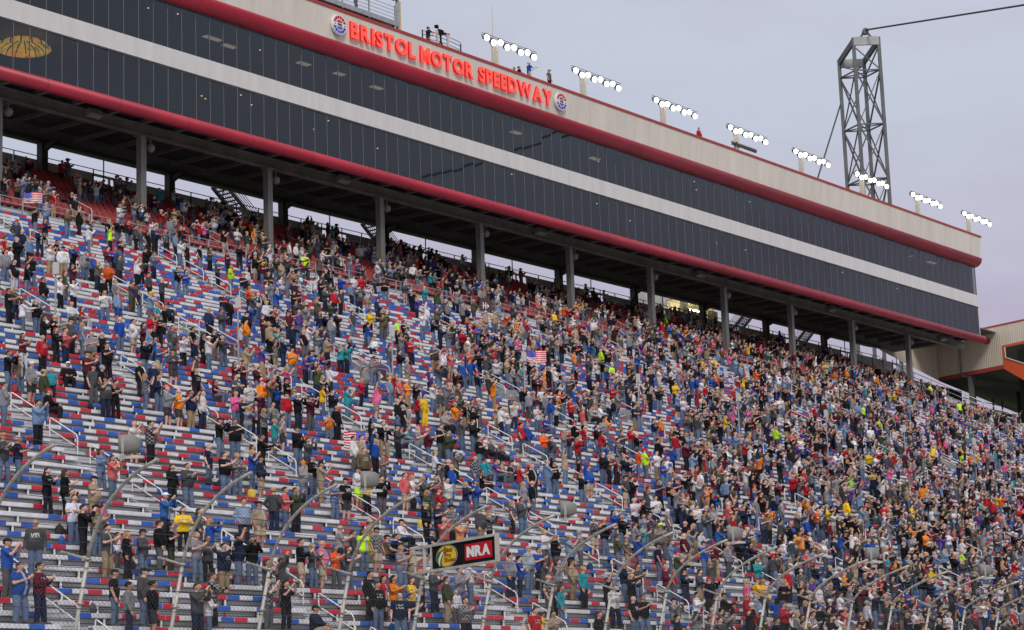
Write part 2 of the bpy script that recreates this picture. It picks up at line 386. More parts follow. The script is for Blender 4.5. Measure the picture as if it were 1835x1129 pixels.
for i, (d, k, j, x0, x1, y, z) in enumerate(segs):
    if i < 300:
        o = bench_mb(x0, x1, rr, -x0).build('bleacher_bench', WCH)
        o.location = (x0, y, z)
        tag(o, 'bleacher bench with red, white and blue seats, %s row up, %s section from the left' % (ordw(k + 1), ordw(max(j - 0, 1))), 'bench', 'bleacher benches in rows on the grandstand')
        off = rr.uniform(0.3, 1.6)
        for q in range(5):
            if off + q * 2.35 > x1 - x0 - .1: break
            c = link('bracket', br_me, o); c.location = (off + q * 2.35, 0, 0)
    else:
        bench_mb(x0, x1, rr, 0, y, z, bulk, True)
        off = rr.uniform(0.3, 1.6)
        for q in range(5):
            if off + q * 2.35 < x1 - x0: 
                px = x0 + off + q * 2.35
                bulk.box(px - 0.03, px + 0.03, y + 0.03, y + 0.075, z - 0.43, z - 0.05, 0)
o = bulk.build('bleacher_benches', WCH)
tag(o, 'further rows of red, white and blue bleacher benches rising up the grandstand', 'benches', kind='stuff')

# ------------------------------------------------------------------ red stadium seats under the suites
def red_seat(mb, ox=0, oy=0, oz=0, m=0):
    w = 0.235
    P = [(0.30, 0.40), (0.34, 0.435), (0.66, 0.40), (0.72, 0.46), (0.80, 0.86), (0.775, 0.87), (0.68, 0.50), (0.62, 0.375), (0.33, 0.40)]
    n = len(P); i = len(mb.v)
    for x in (-w, w):
        for (yy, zz) in P: mb.v.append((ox + x * (0.86 if zz > 0.8 else 1), oy + yy, oz + zz - (0.02 if zz > .8 else 0)))
    for q in range(n):
        r2 = (q + 1) % n; mb.f.append((i + q, i + r2, i + n + r2, i + n + q)); mb.m.append(m)
    mb.f.append(tuple(i + q for q in reversed(range(n)))); mb.m.append(m); mb.f.append(tuple(i + n + q for q in range(n))); mb.m.append(m)
    mb.box(ox - 0.03, ox + 0.03, oy + 0.5, oy + 0.77, oz + 0.2, oz + 0.4, 1)
s_me = MB(); red_seat(s_me); s_me = s_me.mesh('stadium_seat', ['red_plastic', 'steel_dark'])
spots = []
for k in range(NLOW, NLOW + NTOP):
    for j in range(len(AX) - 1):
        if AX[j] < 66 or AX[j + 1] > 224: continue
        n = 20; w = (12.192 - 1.3) / n
        for q in range(n):
            x = AX[j] + 0.65 + (q + 0.5) * w
            if proj((x, rowY(k), rowZ(k)))[0] > -60: spots.append((proj((x, rowY(k), rowZ(k)))[2], x, rowY(k), rowZ(k)))
spots.sort(); bulk = MB()
for i, (d, x, y, z) in enumerate(spots):
    if i < 300:
        o = link('stadium_seat', s_me); o.location = (x, y, z); o.rotation_euler = (0, 0, rr.uniform(-.05, .05))
        tag(o, 'red moulded stadium seat on the upper tier above the railed walkway, near left edge', 'seat', 'red seats of the upper tier at the left')
    else: red_seat(bulk, x, y, z)
tag(bulk.build('stadium_seats', ['red_plastic', 'steel_dark']), 'rows of red moulded seats filling the upper tier under the suites', 'seats', kind='stuff')

# ------------------------------------------------------------------ aisle handrails
def rail_path(L, zt, drop):
    """pipe from the rear foot, up, along the slope towards the track, down to the front foot; y runs towards the track (negative)"""
    s = SL; r = 0.10
    return [(0, 0, -0.03), (0, 0, zt - r), (0, -0.03, zt - 0.03), (0, -r, zt - r * s), (0, -L + r, zt - (L - r) * s), (0, -L + 0.03, zt - L * s - 0.05), (0, -L, zt - L * s - 0.14), (0, -L, -L * s - 0.25)]
def handrail_mesh(L):
    p = MB(); p.tube(rail_path(L, 0.92, 0), 0.024, 6, 0)
    return p.mesh('aisle_handrail', ['rail_white'])
def midbar_mesh(L):
    p = MB(); p.tube([(0, 0, 0.45), (0, -L, 0.45 - L * SL)], 0.02, 6, 0); return p.mesh('middle_bar', ['rail_white'])
HR, MBAR = handrail_mesh(1.62), midbar_mesh(1.62)
HRL, MBARL = handrail_mesh(2.9), midbar_mesh(2.9)
def put_rail(x, y, z, label, me, me2):
    o = link('aisle_handrail', me); o.location = (x, y, z); link('middle_bar', me2, o)
    tag(o, label, 'handrail', 'white handrails in the stair aisles')
nvis = 0
for j, ax in enumerate(AX):
    cnt = 0
    for q in range(23):
        ya = 46.9 + q * DR * 3
        if 78.5 < ya < 84.6 or ya > 100.2: continue
        if not (seen((ax, ya, surfZ(ya) + 0.5), 60) or seen((ax, ya - 1.6, surfZ(ya - 1.6) + 0.5), 60)): continue
        cnt += 1
        put_rail(ax, ya, surfZ(ya) + 0.02, 'white two-bar handrail, %s stair aisle from left, %s rail up from front' % (ordw(j), ordw(cnt)), HR, MBAR)
    if seen((ax, 81, surfZ(81)), 60) and ax < 170:
        for side, wd_ in ((-0.75, 'left'), (0.75, 'right')):
            put_rail(ax + side, 83.1, surfZ(83.1) + 0.05, 'long white handrail, %s side of the mid-stand entrance in the %s aisle' % (wd_, ordw(j)), HRL, MBARL)
    if 84 < ax < 222:
        for q in range(3):
            ya = 106.2 + q * 4.2
            put_rail(ax + 0.0, ya, surfZ(ya) + 0.05, 'white handrail between red upper seats, %s aisle from left, %s above the walkway' % (ordw(j), ordw(q + 1)), HR, MBAR)

# ------------------------------------------------------------------ mid-stand entrances: maroon letter signs, barrier panels and poles with white speakers
for nm, ax, lab in (('D', AX[4], 'lowest letter'), ('E', AX[5], 'E'), ('F', AX[6], 'F')):
    t = thing('section_sign', 'maroon section sign with white letter %s and arrow on a mid-stand barrier' % nm, 'sign', (ax - 0.2, 80.2, surfZ(80.2) + 0.35))
    p = MB(); p.box(-0.62, 0.62, 0, 0.05, -0.42, 0.42); p.build('panel', 'sign_maroon', t)
    P, F, fr = fit_text(nm, (-0.38, -0.012, -0.2), (1, 0, 0), (0, 0, 1), 0.36, 0.44, 0.03, 0.01)
    p = MB(); p.v = [tuple(q) for q in P]; p.f = F; p.m = [0] * len(F)
    p.quad([(0.12, -0.006, -0.14), (0.36, -0.006, 0.02), (0.12, -0.006, 0.18)]); p.build('lettering', 'white', t)
for ax, nm, gy in ((AX[7], 'G', 102.0), (AX[9], 'H', 102.0)):
    t = thing('section_sign', 'maroon section sign with white letter %s on the upper walkway railing' % nm, 'sign', (ax + 0.9, gy - 0.12, rowZ(NLOW - 1) + RI + 0.62))
    p = MB(); p.box(-0.75, 0.75, 0, 0.05, -0.5, 0.5); p.build('panel', 'sign_maroon', t)
    P, F, fr = fit_text(nm, (-0.4, -0.012, -0.26), (1, 0, 0), (0, 0, 1), 0.42, 0.52, 0.03, 0.01)
    p = MB(); p.v = [tuple(q) for q in P]; p.f = F; p.m = [0] * len(F)
    p.quad([(0.16, -0.006, -0.16), (0.42, -0.006, 0.02), (0.16, -0.006, 0.2)]); p.build('lettering', 'white', t)
for i, ax in enumerate(AX[3:14]):
    y = 79.0; z = surfZ(y)
    p = MB(); e = MB()
    t = thing('entrance_barrier', 'grey panel barrier round the mid-stand entrance in the %s stair aisle' % ordw(i + 3), 'barrier', (ax, y, z), 'barriers round the mid-stand entrances')
    for sx in (-0.86, 0.86):
        e = MB(); e.quad([(sx, 0.6, 0.3), (sx, 3.6, 0.3 + 3 * SL), (sx, 3.6, 0.75 + 3 * SL), (sx, 0.6, 0.95)])
        e.bar((sx, 0.6, -0.2), (sx, 0.6, 1.15), 0.07, 0.07); e.bar((sx, 3.6, 1.2), (sx, 3.6, 2.8), 0.07, 0.07); e.build('side_panel', 'galv', t)
    p.box(-0.8, 0.8, 1.45, 1.5, 0.55, 1.55); p.build('front_panel', 'galv', t)
    t = thing('speaker_pole', 'slim grey pole with tall white speaker, %s pole from the left' % ordw(i + 1), 'pole', (ax - 0.75, 78.7, surfZ(78.7)), 'slim speaker poles among the lower rows')
    p = MB(); p.tube([(0, 0, 0), (0, 0, 3.75)], 0.045, 6); p.build('pole', 'galv', t)
    p = MB(); p.box(-0.11, 0.11, -0.12, 0.08, 3.16, 3.74); p.box(-0.08, 0.08, -0.132, -0.122, 3.2, 3.7, 0); p.build('speaker', 'speaker_pale', t)

# ------------------------------------------------------------------ walkway guard rails
zw = rowZ(NLOW - 1) + RI
gi = 0
for j in range(len(AX) - 1):
    x0, x1 = AX[j] + 0.8, AX[j + 1] - 0.8
    if x1 < 78 or x0 > 221: continue
    gi += 1
    t = thing('guard_rail', 'grey three-bar guard rail along the walkway, %s bay from the left' % ordw(gi), 'railing', (x0, 101.95, zw), 'guard rails along the upper walkway')
    n = 7; L = x1 - x0
    pm = None
    for q in range(n):
        o = MB(); o.box(-0.05, 0.05, -0.03, 0.03, 0, 1.12); o = o.build('post', 'galv', t) if pm is None else link('post', pm, t)
        pm = o.data; o.location = (q * L / (n - 1), 0, 0)
    for zz in (0.4, 0.75, 1.1):
        o = MB(); o.tube([(0, 0, zz), (L, 0, zz)], 0.028, 6); o.build('rail', 'galv', t)
# railing that runs down at the right-hand end of the upper tier
t = thing('guard_rail', 'long pale sloping guard rail at the right end of the red upper tier', 'railing', (0, 0, 0))
pa, pb = Vector((221.3, 116.5, surfZ(116.5))), Vector((224.6, 101.6, surfZ(101.6)))
for hh in (0.6, 1.15):
    o = MB(); o.tube([pa + Vector((0, 0, hh)), pb + Vector((0, 0, hh))], 0.04, 6); o.build('rail', 'rail_white', t)
for q in range(9):
    c = pa.lerp(pb, q / 8); o = MB(); o.tube([c, c + Vector((0, 0, 1.15))], 0.035, 6); o.build('post', 'galv', t)

# ------------------------------------------------------------------ parapet behind the last row
PY = 117.2; PZ = 40.5
t = thing('parapet', 'grey back parapet with window openings and dark top rail behind red seats', 'parapet', (0, PY, PZ))
x = 72.0; zt_ = 1.05
while x < 222:
    L = 12.192
    o = MB(); o.box(x + 0.04, x + 7.4, 0, 0.08, -1.6, zt_); o.box(x + 10.4, x + L - 0.04, 0, 0.08, -1.6, zt_)
    o.box(x + 7.4, x + 10.4, 0, 0.08, -1.6, 0.12); o.box(x + 7.4, x + 10.4, 0, 0.08, 0.86, zt_); o.box(x + 8.8, x + 9.0, 0, 0.08, 0.18, 0.86)
    o.build('panel', 'screen', t)
    for q in range(5):
        o = MB(); o.box(x + q * L / 5 - 0.03, x + q * L / 5 + 0.03, -0.09, -0.02, -0.3, zt_ + 0.3); o.build('post', 'steel_dark', t)
    o = MB(); o.tube([(x + 8.3, -0.05, -0.4), (x + 8.3, -0.05, 3.4)], 0.05, 6); o.build('tall_post', 'steel_dark', t)
    x += L
o = MB(); o.tube([(70, -0.05, zt_ + 0.28), (222.5, -0.05, zt_ + 0.28)], 0.035, 6); o.build('top_rail', 'steel_dark', t)

# ================================================================== SUITE BUILDING
GY, XE, XB = 103.4, 220.2, 66.0
bd = thing('suite_building', 'long suite building on steel columns with two dark window bands and red tubes', 'building')
def part(name, m, fn, par=None, smooth=False):
    p = MB(); fn(p); return p.build(name, m, par or bd, smooth)
# roof and fascia (leans out a little at the top)
FT = [(102.62, 50.74), (102.42, 53.02), (102.62, 53.02), (102.80, 50.74)]
part('fascia', ['cream'], lambda p: p.extx(FT, XB, XE))
part('roof_trim', ['red_trim'], lambda p: p.extx([(102.36, 53.0), (102.33, 53.2), (102.75, 53.2), (102.75, 53.03), (102.44, 53.03), (102.44, 53.0)], XB, XE + 0.06))
part('roof', ['soffit'], lambda p: p.box(XB, XE - 0.1, 102.76, 117.2, 52.55, 52.75))
# upper tube: quarter round from the fascia back to the glass
q = [(102.60 + 0.0, 50.72)]
q = [(102.60, 50.735)] + [(103.42 - 0.86 * math.cos(a) , 50.72 - 0.92 * math.sin(a)) for a in [math.radians(t_) for t_ in range(0, 91, 9)]] + [(103.46, 49.8), (103.46, 50.735)]
part('upper_tube', ['red_tube'], lambda p: p.extx(q[1:], XB, XE + 0.25), smooth=False)
part('upper_tube_gutter', ['steel_dark'], lambda p: p.box(XB, XE, 103.33, 103.44, 49.72, 49.80))
# bands
part('white_band', ['band'], lambda p: p.box(XB, XE + 0.1, GY - 0.07, GY + 0.35, 45.30, 46.60))
part('band_edge', ['steel_dark'], lambda p: p.box(XB, XE + 0.1, GY - 0.045, GY + 0.2, 45.19, 45.297))
# lower tube
circ = [(103.22 + 0.43 * math.cos(2 * math.pi * a / 18), 41.60 + 0.43 * math.sin(2 * math.pi * a / 18)) for a in range(18)]
def tube_(p):
    p.extx(circ, XB, XE + 0.35)
    sc = [(103.22 + (a - 103.22) * 1.008, 41.60 + (c - 41.60) * 1.008) for a, c in circ]
    for i in range(26): p.extx(sc, XB + 3 + i * 6.096, XB + 3.035 + i * 6.096, 1)
o = part('lower_tube', ['red_tube', 'tube_seam'], tube_); 
for po in o.data.polygons: po.use_smooth = len(po.vertices) == 4
o = [c for c in bd.children if c.name.startswith('upper_tube')][0]
for po in o.data.polygons: po.use_smooth = len(po.vertices) == 4
part('tube_flashing', ['rail_white'], lambda p: p.box(XB, XE, 103.30, 103.44, 42.033, 42.075))
# glass
PWD = 1.313
pm = MB(); pm.quad([(0, 0, 0), (PWD, 0, 0), (PWD, 0, 3.11), (0, 0, 3.11)], 0); pm.box(PWD - 0.04, PWD, -0.02, 0.05, 0, 3.11, 1)
PL = pm.mesh('window', ['glass', 'mullion'])
pm = MB(); pm.quad([(0, 0, 0), (PWD, 0, 0), (PWD, 0, 3.16), (0, 0, 3.16)], 0); pm.box(PWD - 0.04, PWD, -0.02, 0.05, 0, 3.16, 1)
PU = pm.mesh('window', ['glass', 'mullion'])
rest = MB(); npan = int((XE - XB) / PWD); rg = random.Random(4); cntw = 0
xs = [XE - PWD * (i + 1) for i in range(npan)][::-1]
for i, x in enumerate(xs):
    for me, z0, hh in ((PL, 42.08, 3.11), (PU, 46.61, 3.16)):
        tz, tx = rg.gauss(0, 0.004), rg.gauss(0, 0.004)
        vis = proj((x + PWD, GY, z0 + hh / 2)); 
        if vis[0] > -20 and vis[1] > -60 and cntw < 100:
            o = link('window', me, bd); o.location = (x, GY, z0); o.rotation_euler = (tx, 0, tz); cntw += 1
        else:
            rest.quad([(x, GY, z0), (x + PWD, GY + tz * PWD, z0), (x + PWD, GY + tz * PWD - tx * hh, z0 + hh), (x, GY - tx * hh, z0 + hh)], 0)
            rest.box(x + PWD - 0.04, x + PWD, GY - 0.02, GY + 0.05, z0, z0 + hh, 1)
tag(rest.build('window', ['glass', 'mullion'], bd), kind='stuff')
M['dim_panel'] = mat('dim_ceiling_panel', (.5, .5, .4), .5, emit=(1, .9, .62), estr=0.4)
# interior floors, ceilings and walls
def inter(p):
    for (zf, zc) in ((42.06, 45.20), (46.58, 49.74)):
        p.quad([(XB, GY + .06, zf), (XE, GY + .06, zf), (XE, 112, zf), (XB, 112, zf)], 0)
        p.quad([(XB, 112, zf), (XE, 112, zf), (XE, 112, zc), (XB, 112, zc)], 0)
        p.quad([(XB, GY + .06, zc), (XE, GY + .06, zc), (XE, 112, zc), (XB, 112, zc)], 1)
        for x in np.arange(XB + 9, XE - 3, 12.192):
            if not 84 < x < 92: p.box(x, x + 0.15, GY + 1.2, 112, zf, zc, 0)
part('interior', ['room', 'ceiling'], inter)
part('back_wall', ['cream'], lambda p: p.box(XB, XE - 0.05, 116.9, 117.3, 42.7, 52.5))
part('end_wall', ['cream'], lambda p: (p.box(XE - 0.06, XE + 0.08, GY + 0.36, 117.28, 42.7, 52.6), p.box(XE - 0.06, XE + 0.10, GY - 0.02, GY + 0.34, 42.07, 45.18)))
part('fascia_end', ['cream'], lambda p: p.box(XE - 0.06, XE + 0.06, 102.82, 103.36, 50.74, 52.98))
for i in range(28):
    x = rg.uniform(84, 205); lo = rg.random() < 0.62; y = rg.uniform(104.2, 106.8)
    z = 45.185 if lo else 49.725
    o = MB(); o.tube([(x, y, z), (x, y, z - 0.03)], 0.06, 8); o.build('downlight', 'downlight', bd)
for (x, y, z, w_) in ((113.5, 105.6, 49.70, 1.2), (117.3, 105.4, 49.70, 1.0), (121.8, 105.7, 49.70, 1.2), (104.5, 106.2, 49.7, 1.6), (106.8, 106.6, 49.7, 1.2), (139.5, 105.8, 49.7, 1.2), (151, 106, 49.7, 1.2), (209, 105.2, 49.7, 1.6), (213, 105.2, 49.7, 1.6)):
    o = MB(); o.box(x, x + w_, y, y + 0.5, z - 0.04, z); o.build('ceiling_panel', M['dim_panel'], bd)
# underside
part('soffit', ['soffit'], lambda p: p.box(XB, XE, 103.46, 116.88, 42.58, 42.69))
part('front_beam', ['steel_beam'], lambda p: (p.box(XB, XE + 1.0, 105.86, 105.94, 41.02, 41.70), p.box(XB, XE + 1.0, 105.65, 106.15, 40.95, 41.01), p.box(XB, XE + 1, 105.65, 106.15, 41.66, 41.735)))
part('rear_beam', ['steel_dark'], lambda p: p.box(XB, XE, 115.55, 115.85, 42.36, 42.575))
jm = None
for i in range(52):
    x = 73.6 + i * 12.192 / 4
    if x > XE: break
    def jf(p): p.box(-0.06, 0.06, 103.7, 112.6, 41.80, 42.575); p.box(-0.14, 0.14, 103.7, 112.6, 41.74, 41.798)
    if jm is None: o = part('joist', ['steel_beam'], jf); jm = o.data
    else: o = link('joist', jm, bd)
    o.location = (x, 0, 0)
fm = rm = None
for i in range(-1, 11):
    x = 85.79 + i * 12.192
    def cf(p):
        zb = rowZ(74)
        p.box(-0.24, 0.24, -0.24, -0.17, zb - 1.2, 40.945); p.box(-0.24, 0.24, 0.17, 0.24, zb - 1.2, 40.945); p.box(-0.05, 0.05, -0.168, 0.168, zb - 1.2, 40.945)
        p.box(-0.242, -0.20, -0.168, 0.168, zb - 1.2, 40.945)
        p.box(-0.36, 0.36, -0.36, 0.36, 40.86, 40.948)
    if fm is None: o = part('front_column', ['column'], cf); fm = o.data
    else: o = link('front_column', fm, bd)
    o.location = (x, 105.9, 0)
    def rf(p):
        p.box(-0.28, 0.28, -0.28, 0.28, 39.0, 42.575)
        p.extx([(-0.3, 42.35), (-0.3, 41.75), (-1.9, 42.35)], -0.12, 0.12)
    if rm is None: o = part('rear_column', ['steel_dark'], rf); rm = o.data
    else: o = link('rear_column', rm, bd)
    o.location = (x, 116.0, 0)
# round soffit lamps beside each column and box speakers on the front beam
gm = sm_ = None
for i in range(-1, 11):
    x = 85.79 + i * 12.192
    if gm is None:
        p = MB(); p.ell((0, 0, 0), (0.3, 0.3, 0.32), 12, 8); p.tube([(0, 0, 0.28), (0, 0, 0.9)], 0.04, 6); gm = p.mesh('globe_light', ['speaker'])
    o = link('globe_light', gm); o.location = (x + 0.95, 106.0, 40.62 - 0.35)
    tag(o, 'pale round light hanging beside the %s front column from the left' % ordw(i + 2), 'light', 'round lights under the suite building')
    if i % 2 == 0:
        if sm_ is None:
            p = MB(); p.box(-0.55, 0.55, -0.25, 0.25, -0.22, 0.22); p.box(-0.5, 0.5, -0.27, -0.252, -0.17, 0.17); sm_ = p.mesh('beam_speaker', ['speaker'])
        o = link('beam_speaker', sm_); o.location = (x + 7.6, 105.45, 41.45); o.rotation_euler = (math.radians(-20), 0, 0)
        tag(o, 'grey box speaker on the front beam right of the %s front column from the left' % ordw(i + 2), 'speaker', 'box speakers under the suite building')

# stained glass lamp inside the lower glass at the left
t = thing('hanging_lamp', 'large dome lamp of orange and green stained glass glowing behind lower left window', 'lamp', (87.35, 105.3, 44.4))
p = MB(); p.ell((0, 0, 0), (1.75, 1.75, 0.72), 20, 8, 0, keep=lambda c: c.z > -0.02); p.build('shade', 'stained', t)
p = MB()
for a in range(16):
    ph = 2 * math.pi * a / 16; pts = []
    for s_ in range(6):
        th = math.pi / 2 * s_ / 5 * 0.97 + 0.04
        pts.append((1.76 * math.sin(th) * math.cos(ph), 1.76 * math.sin(th) * math.sin(ph), 0.73 * math.cos(th)))
    p.tube(pts, 0.05, 5, 0)
p.build('ribs', 'black', t)

# ------------------------------------------------------------------ lobby, stairs and cladding behind the upper tier
t = thing('lift_lobby', 'small cream lobby lit by a fluorescent tube behind the upper tier', 'lobby', (183.4, 117.9, 40.3))
p = MB(); p.box(0, 6.0, 2.4, 2.5, -1, 3.2); p.box(5.4, 5.5, 0.2, 2.4, -1, 3.2); p.box(0, 6.0, 0, 2.5, 3.2, 3.3, 0); p.build('walls', 'lobby', t)
p = MB(); p.box(-0.9, 0.0, -0.1, 0.25, -1, 3.0); p.build('pier', 'lobby', t)
p = MB(); p.box(3.6, 5.6, -0.1, 0.15, -1, 2.4); p.build('curtain_panel', wave_panel('pale_yellow_panel', (.62, .58, .38), 0.3, 0.8), t)
p = MB(); p.box(1.2, 2.4, 2.34, 2.4, -1, 1.2); p.build('door', 'room', t)
p = MB(); p.box(0.1, 3.9, 0.6, 0.75, 2.2, 2.3); p.build('fluorescent_tube', 'tube_lamp', t)
t = tag(part('cladding_wall', ['pale_corr'], lambda p: p.box(182.6, 191.8, 124.0, 124.1, 38.5, 46.6)), 'pale ribbed metal wall panel behind the upper tier left of the lit lobby', 'wall'); t.parent = None
for i, (x, dz) in enumerate(((118.5, 1), (136.2, 1), (192.6, -1), (205.6, -1))):
    t = thing('steel_stair', 'dark steel stair flight behind the upper tier, %s stair from the left' % ordw(i + 1), 'stairs', (x, 118.6, 40.6), 'steel stairs behind the upper tier')
    L = 5.0
    for s_ in (0, 1.4):
        p = MB(); a0 = (0, s_, 3.1) if dz > 0 else (0, s_, -0.6); a1 = (L, s_, -0.6) if dz > 0 else (L, s_, 3.1)
        p.bar(a0, a1, 0.08, 0.34); p.build('stringer', 'steel_dark', t)
        for hh in (0.35, 0.6, 0.85, 1.1):
            p = MB(); p.tube([Vector(a0) + Vector((0, 0, hh)), Vector(a1) + Vector((0, 0, hh))], 0.03, 5); p.build('rail', 'steel_dark', t)
    p = MB()
    for q in range(16):
        f_ = (q + 0.5) / 16; z_ = (3.1 - 3.7 * f_) if dz > 0 else (-0.6 + 3.7 * f_)
        p.box(L * f_ - 0.14, L * f_ + 0.14, 0.05, 1.35, z_ - 0.02, z_ + 0.02)
    p.build('treads', 'steel_dark', t)

# ------------------------------------------------------------------ adjoining building at the right
C0 = Vector((237.0, 117.0)); C1 = Vector((234.55, 107.45)); D2 = Vector((0.987, 0.158))
ab = thing('adjoining_building', 'tan corrugated building with red trim and orange framed window at right edge', 'building')
def wall2(p, a, c, z0, z1, th=0.2, m=0, off=0.0, flip=1):
    d = (c - a).normalized(); n = Vector((d.y, -d.x)) * flip
    a3 = [a + n * off, c + n * off, c + n * (off - th), a + n * (off - th)]
    i = len(p.v)
    for z in (z0, z1): p.v += [(q.x, q.y, z) for q in a3]
    for f in ((0, 3, 2, 1), (4, 5, 6, 7), (0, 1, 5, 4), (1, 2, 6, 5), (2, 3, 7, 6), (3, 0, 4, 7)): p.f.append(tuple(i + k for k in f)); p.m.append(m)
DW = (C1 - C0).normalized(); C2 = C1 + DW * 8
part('side_wall', ['tan'], lambda p: wall2(p, C1, C0, 40.97, 45.62, 0.2, 0, 0, -1), ab)
part('upper_wall', ['tan', 'room'], lambda p: (wall2(p, C2, C1 + DW * 0.02, 43.0, 45.62, 0.2, 0, 0, -1), wall2(p, C2 + Vector((4, 0)), C1 + Vector((4, 0)), 35.4, 43.3, 0.2, 1, 0, -1)), ab)
part('side_red_trim', ['red_trim'], lambda p: wall2(p, C1, C0, 40.50, 40.965, 0.24, 0, 0.03, -1), ab)
part('roof_trim', ['red_trim'], lambda p: wall2(p, C2, C0, 45.625, 45.80, 0.3, 0, 0.05, -1), ab)
part('rear_wall', ['tan'], lambda p: p.quad([(222.3, 117.0, 42.6), (C0.x, 117.0, 40.5), (C0.x, 117.0, 45.6), (222.3, 117.0, 45.4)]), ab)
part('roof', ['soffit'], lambda p: p.quad([(C2.x, C2.y, 45.6), (C2.x + 30, C2.y, 45.6), (C0.x + 30, C0.y + 4, 45.6), (C0.x, C0.y, 45.6)]), ab)
def WP(s_, z, o_=0.06): v = C1 + DW * s_; n = Vector((DW.y, -DW.x)); return (v.x + n.x * o_, v.y + n.y * o_, z)
def fr_(p):   # orange frame with a long window that widens along the wall
    p.quad([WP(0, 42.95), WP(8, 43.0), WP(8, 43.42), WP(0, 43.2)]); p.quad([WP(0, 40.5), WP(3.2, 38.45), WP(8, 35.4), WP(8, 38.5), WP(0.45, 41.75)])
    p.quad([WP(0, 40.5), WP(0.45, 41.75), WP(0.45, 42.95), WP(0, 42.95)])
part('orange_front', ['orange_trim'], fr_, ab)
part('front_window', ['glass'], lambda p: p.quad([WP(0.45, 41.75, .03), WP(8, 38.5, .03), WP(8, 43.0, .03), WP(0.45, 42.95, .03)]), ab)
part('window_frame', ['rail_white'], lambda p: (p.bar(WP(0.45, 41.75, .1), WP(8, 38.5, .1), 0.08, 0.1), p.bar(WP(0.45, 41.75, .1), WP(0.45, 42.95, .1), 0.1, 0.08)), ab)
part('underside', ['steel_beam'], lambda p: (p.quad([(C1.x, C1.y, 40.49), (C0.x, C0.y, 40.49), (C0.x + 30, C0.y + 4, 40.0), (C1.x + 30, C1.y + 4, 40.0)]), p.quad([(C1.x, C1.y, 40.48), (C1.x + 30, C1.y + 4, 40.0), (C2.x + 30, C2.y, 35.4), (C2.x, C2.y, 35.38)])), ab)
part('added_shade_roof', ['soffit'], lambda p: (p.box(220.4, 226.0, 108.21, 117.2, 42.75, 42.9), p.box(229.5, 237, 108.21, 117.2, 44.9, 45.0)), ab)  # slabs added over the gap to keep the tan rear wall in shade
part('downpipe', ['speaker'], lambda p: p.tube([(235.93, 113.6, 44.0), (235.93, 113.6, 41.0), (236.0, 113.4, 40.5), (236.5, 112.0, 40.2)], 0.11, 8), ab)
part('column', ['column'], lambda p: p.box(236.0, 236.55, 112.3, 112.8, 33.0, 40.48), ab)
part('column', ['steel_dark'], lambda p: p.box(251.0, 251.6, 113.0, 113.6, 33.0, 40.3), ab)
part('beam', ['steel_beam'], lambda p: p.bar((236.4, 112.4, 39.75), (252.0, 108.6, 39.55), 0.3, 0.75), ab)
part('deck_edge', ['steel_dark'], lambda p: (p.box(223.2, 300, 118.3, 118.5, 30, 38.9), p.box(223.2, 245.5, 118.31, 118.49, 38.91, 40.35), p.box(245.6, 300, 118.2, 118.28, 39.5, 39.58), p.box(249, 249.3, 118.2, 118.3, 38.9, 42), p.box(254, 254.3, 118.2, 118.3, 38.9, 42), p.box(256.6, 256.9, 118.2, 118.3, 38.9, 42)), ab)
o = tag(part('roof_vent_box', ['cream'], lambda p: (p.box(245.2, 248.0, 112, 114, 45.6, 46.75), p.box(245.1, 248.1, 111.9, 114.1, 46.75, 46.85))), 'small cream vent box on the roof of the right hand building', 'vent'); o.parent = None

# ================================================================== FACADE SIGN AND EMBLEMS
sg = thing('lettering_sign', 'long row of lit red raised letters reading BRISTOL MOTOR SPEEDWAY on the cream fascia', 'sign', (0, 0, 0))
def letters(word, x0, x1, z0, h):
    ws = []
    for ch in word:
        me = text_mesh(ch, 1.0, 0.03, 0.1); v = np.array([q.co[:] for q in me.vertices]); ws.append((v[:, 0].max() - v[:, 0].min()) * (1.12 if ch == 'I' else 1)); bpy.data.meshes.remove(me)
    gap = 0.115; tot = sum(ws) + gap * (len(word) - 1); k = (x1 - x0) / tot; x = x0
    for ch, w in zip(word, ws):
        P, F, fr = fit_text(ch, (x, 102.46, z0), (1, 0, 0), (0, 0, 1), w * k, h, 0.018 if ch in 'MW' else 0.036, 0.17)
        p = MB(); p.v = [tuple(q) for q in P]; p.f = F; p.m = [0 if a else 1 for a in fr]
        p.build('letter', ['letter_face', 'letter_side'], sg)
        x += (w + gap) * k
letters('BRISTOL', 115.45, 122.9, 51.24, 1.27)
letters('MOTOR', 123.45, 129.9, 51.24, 1.27)
letters('SPEEDWAY', 130.62, 140.3, 51.24, 1.27)
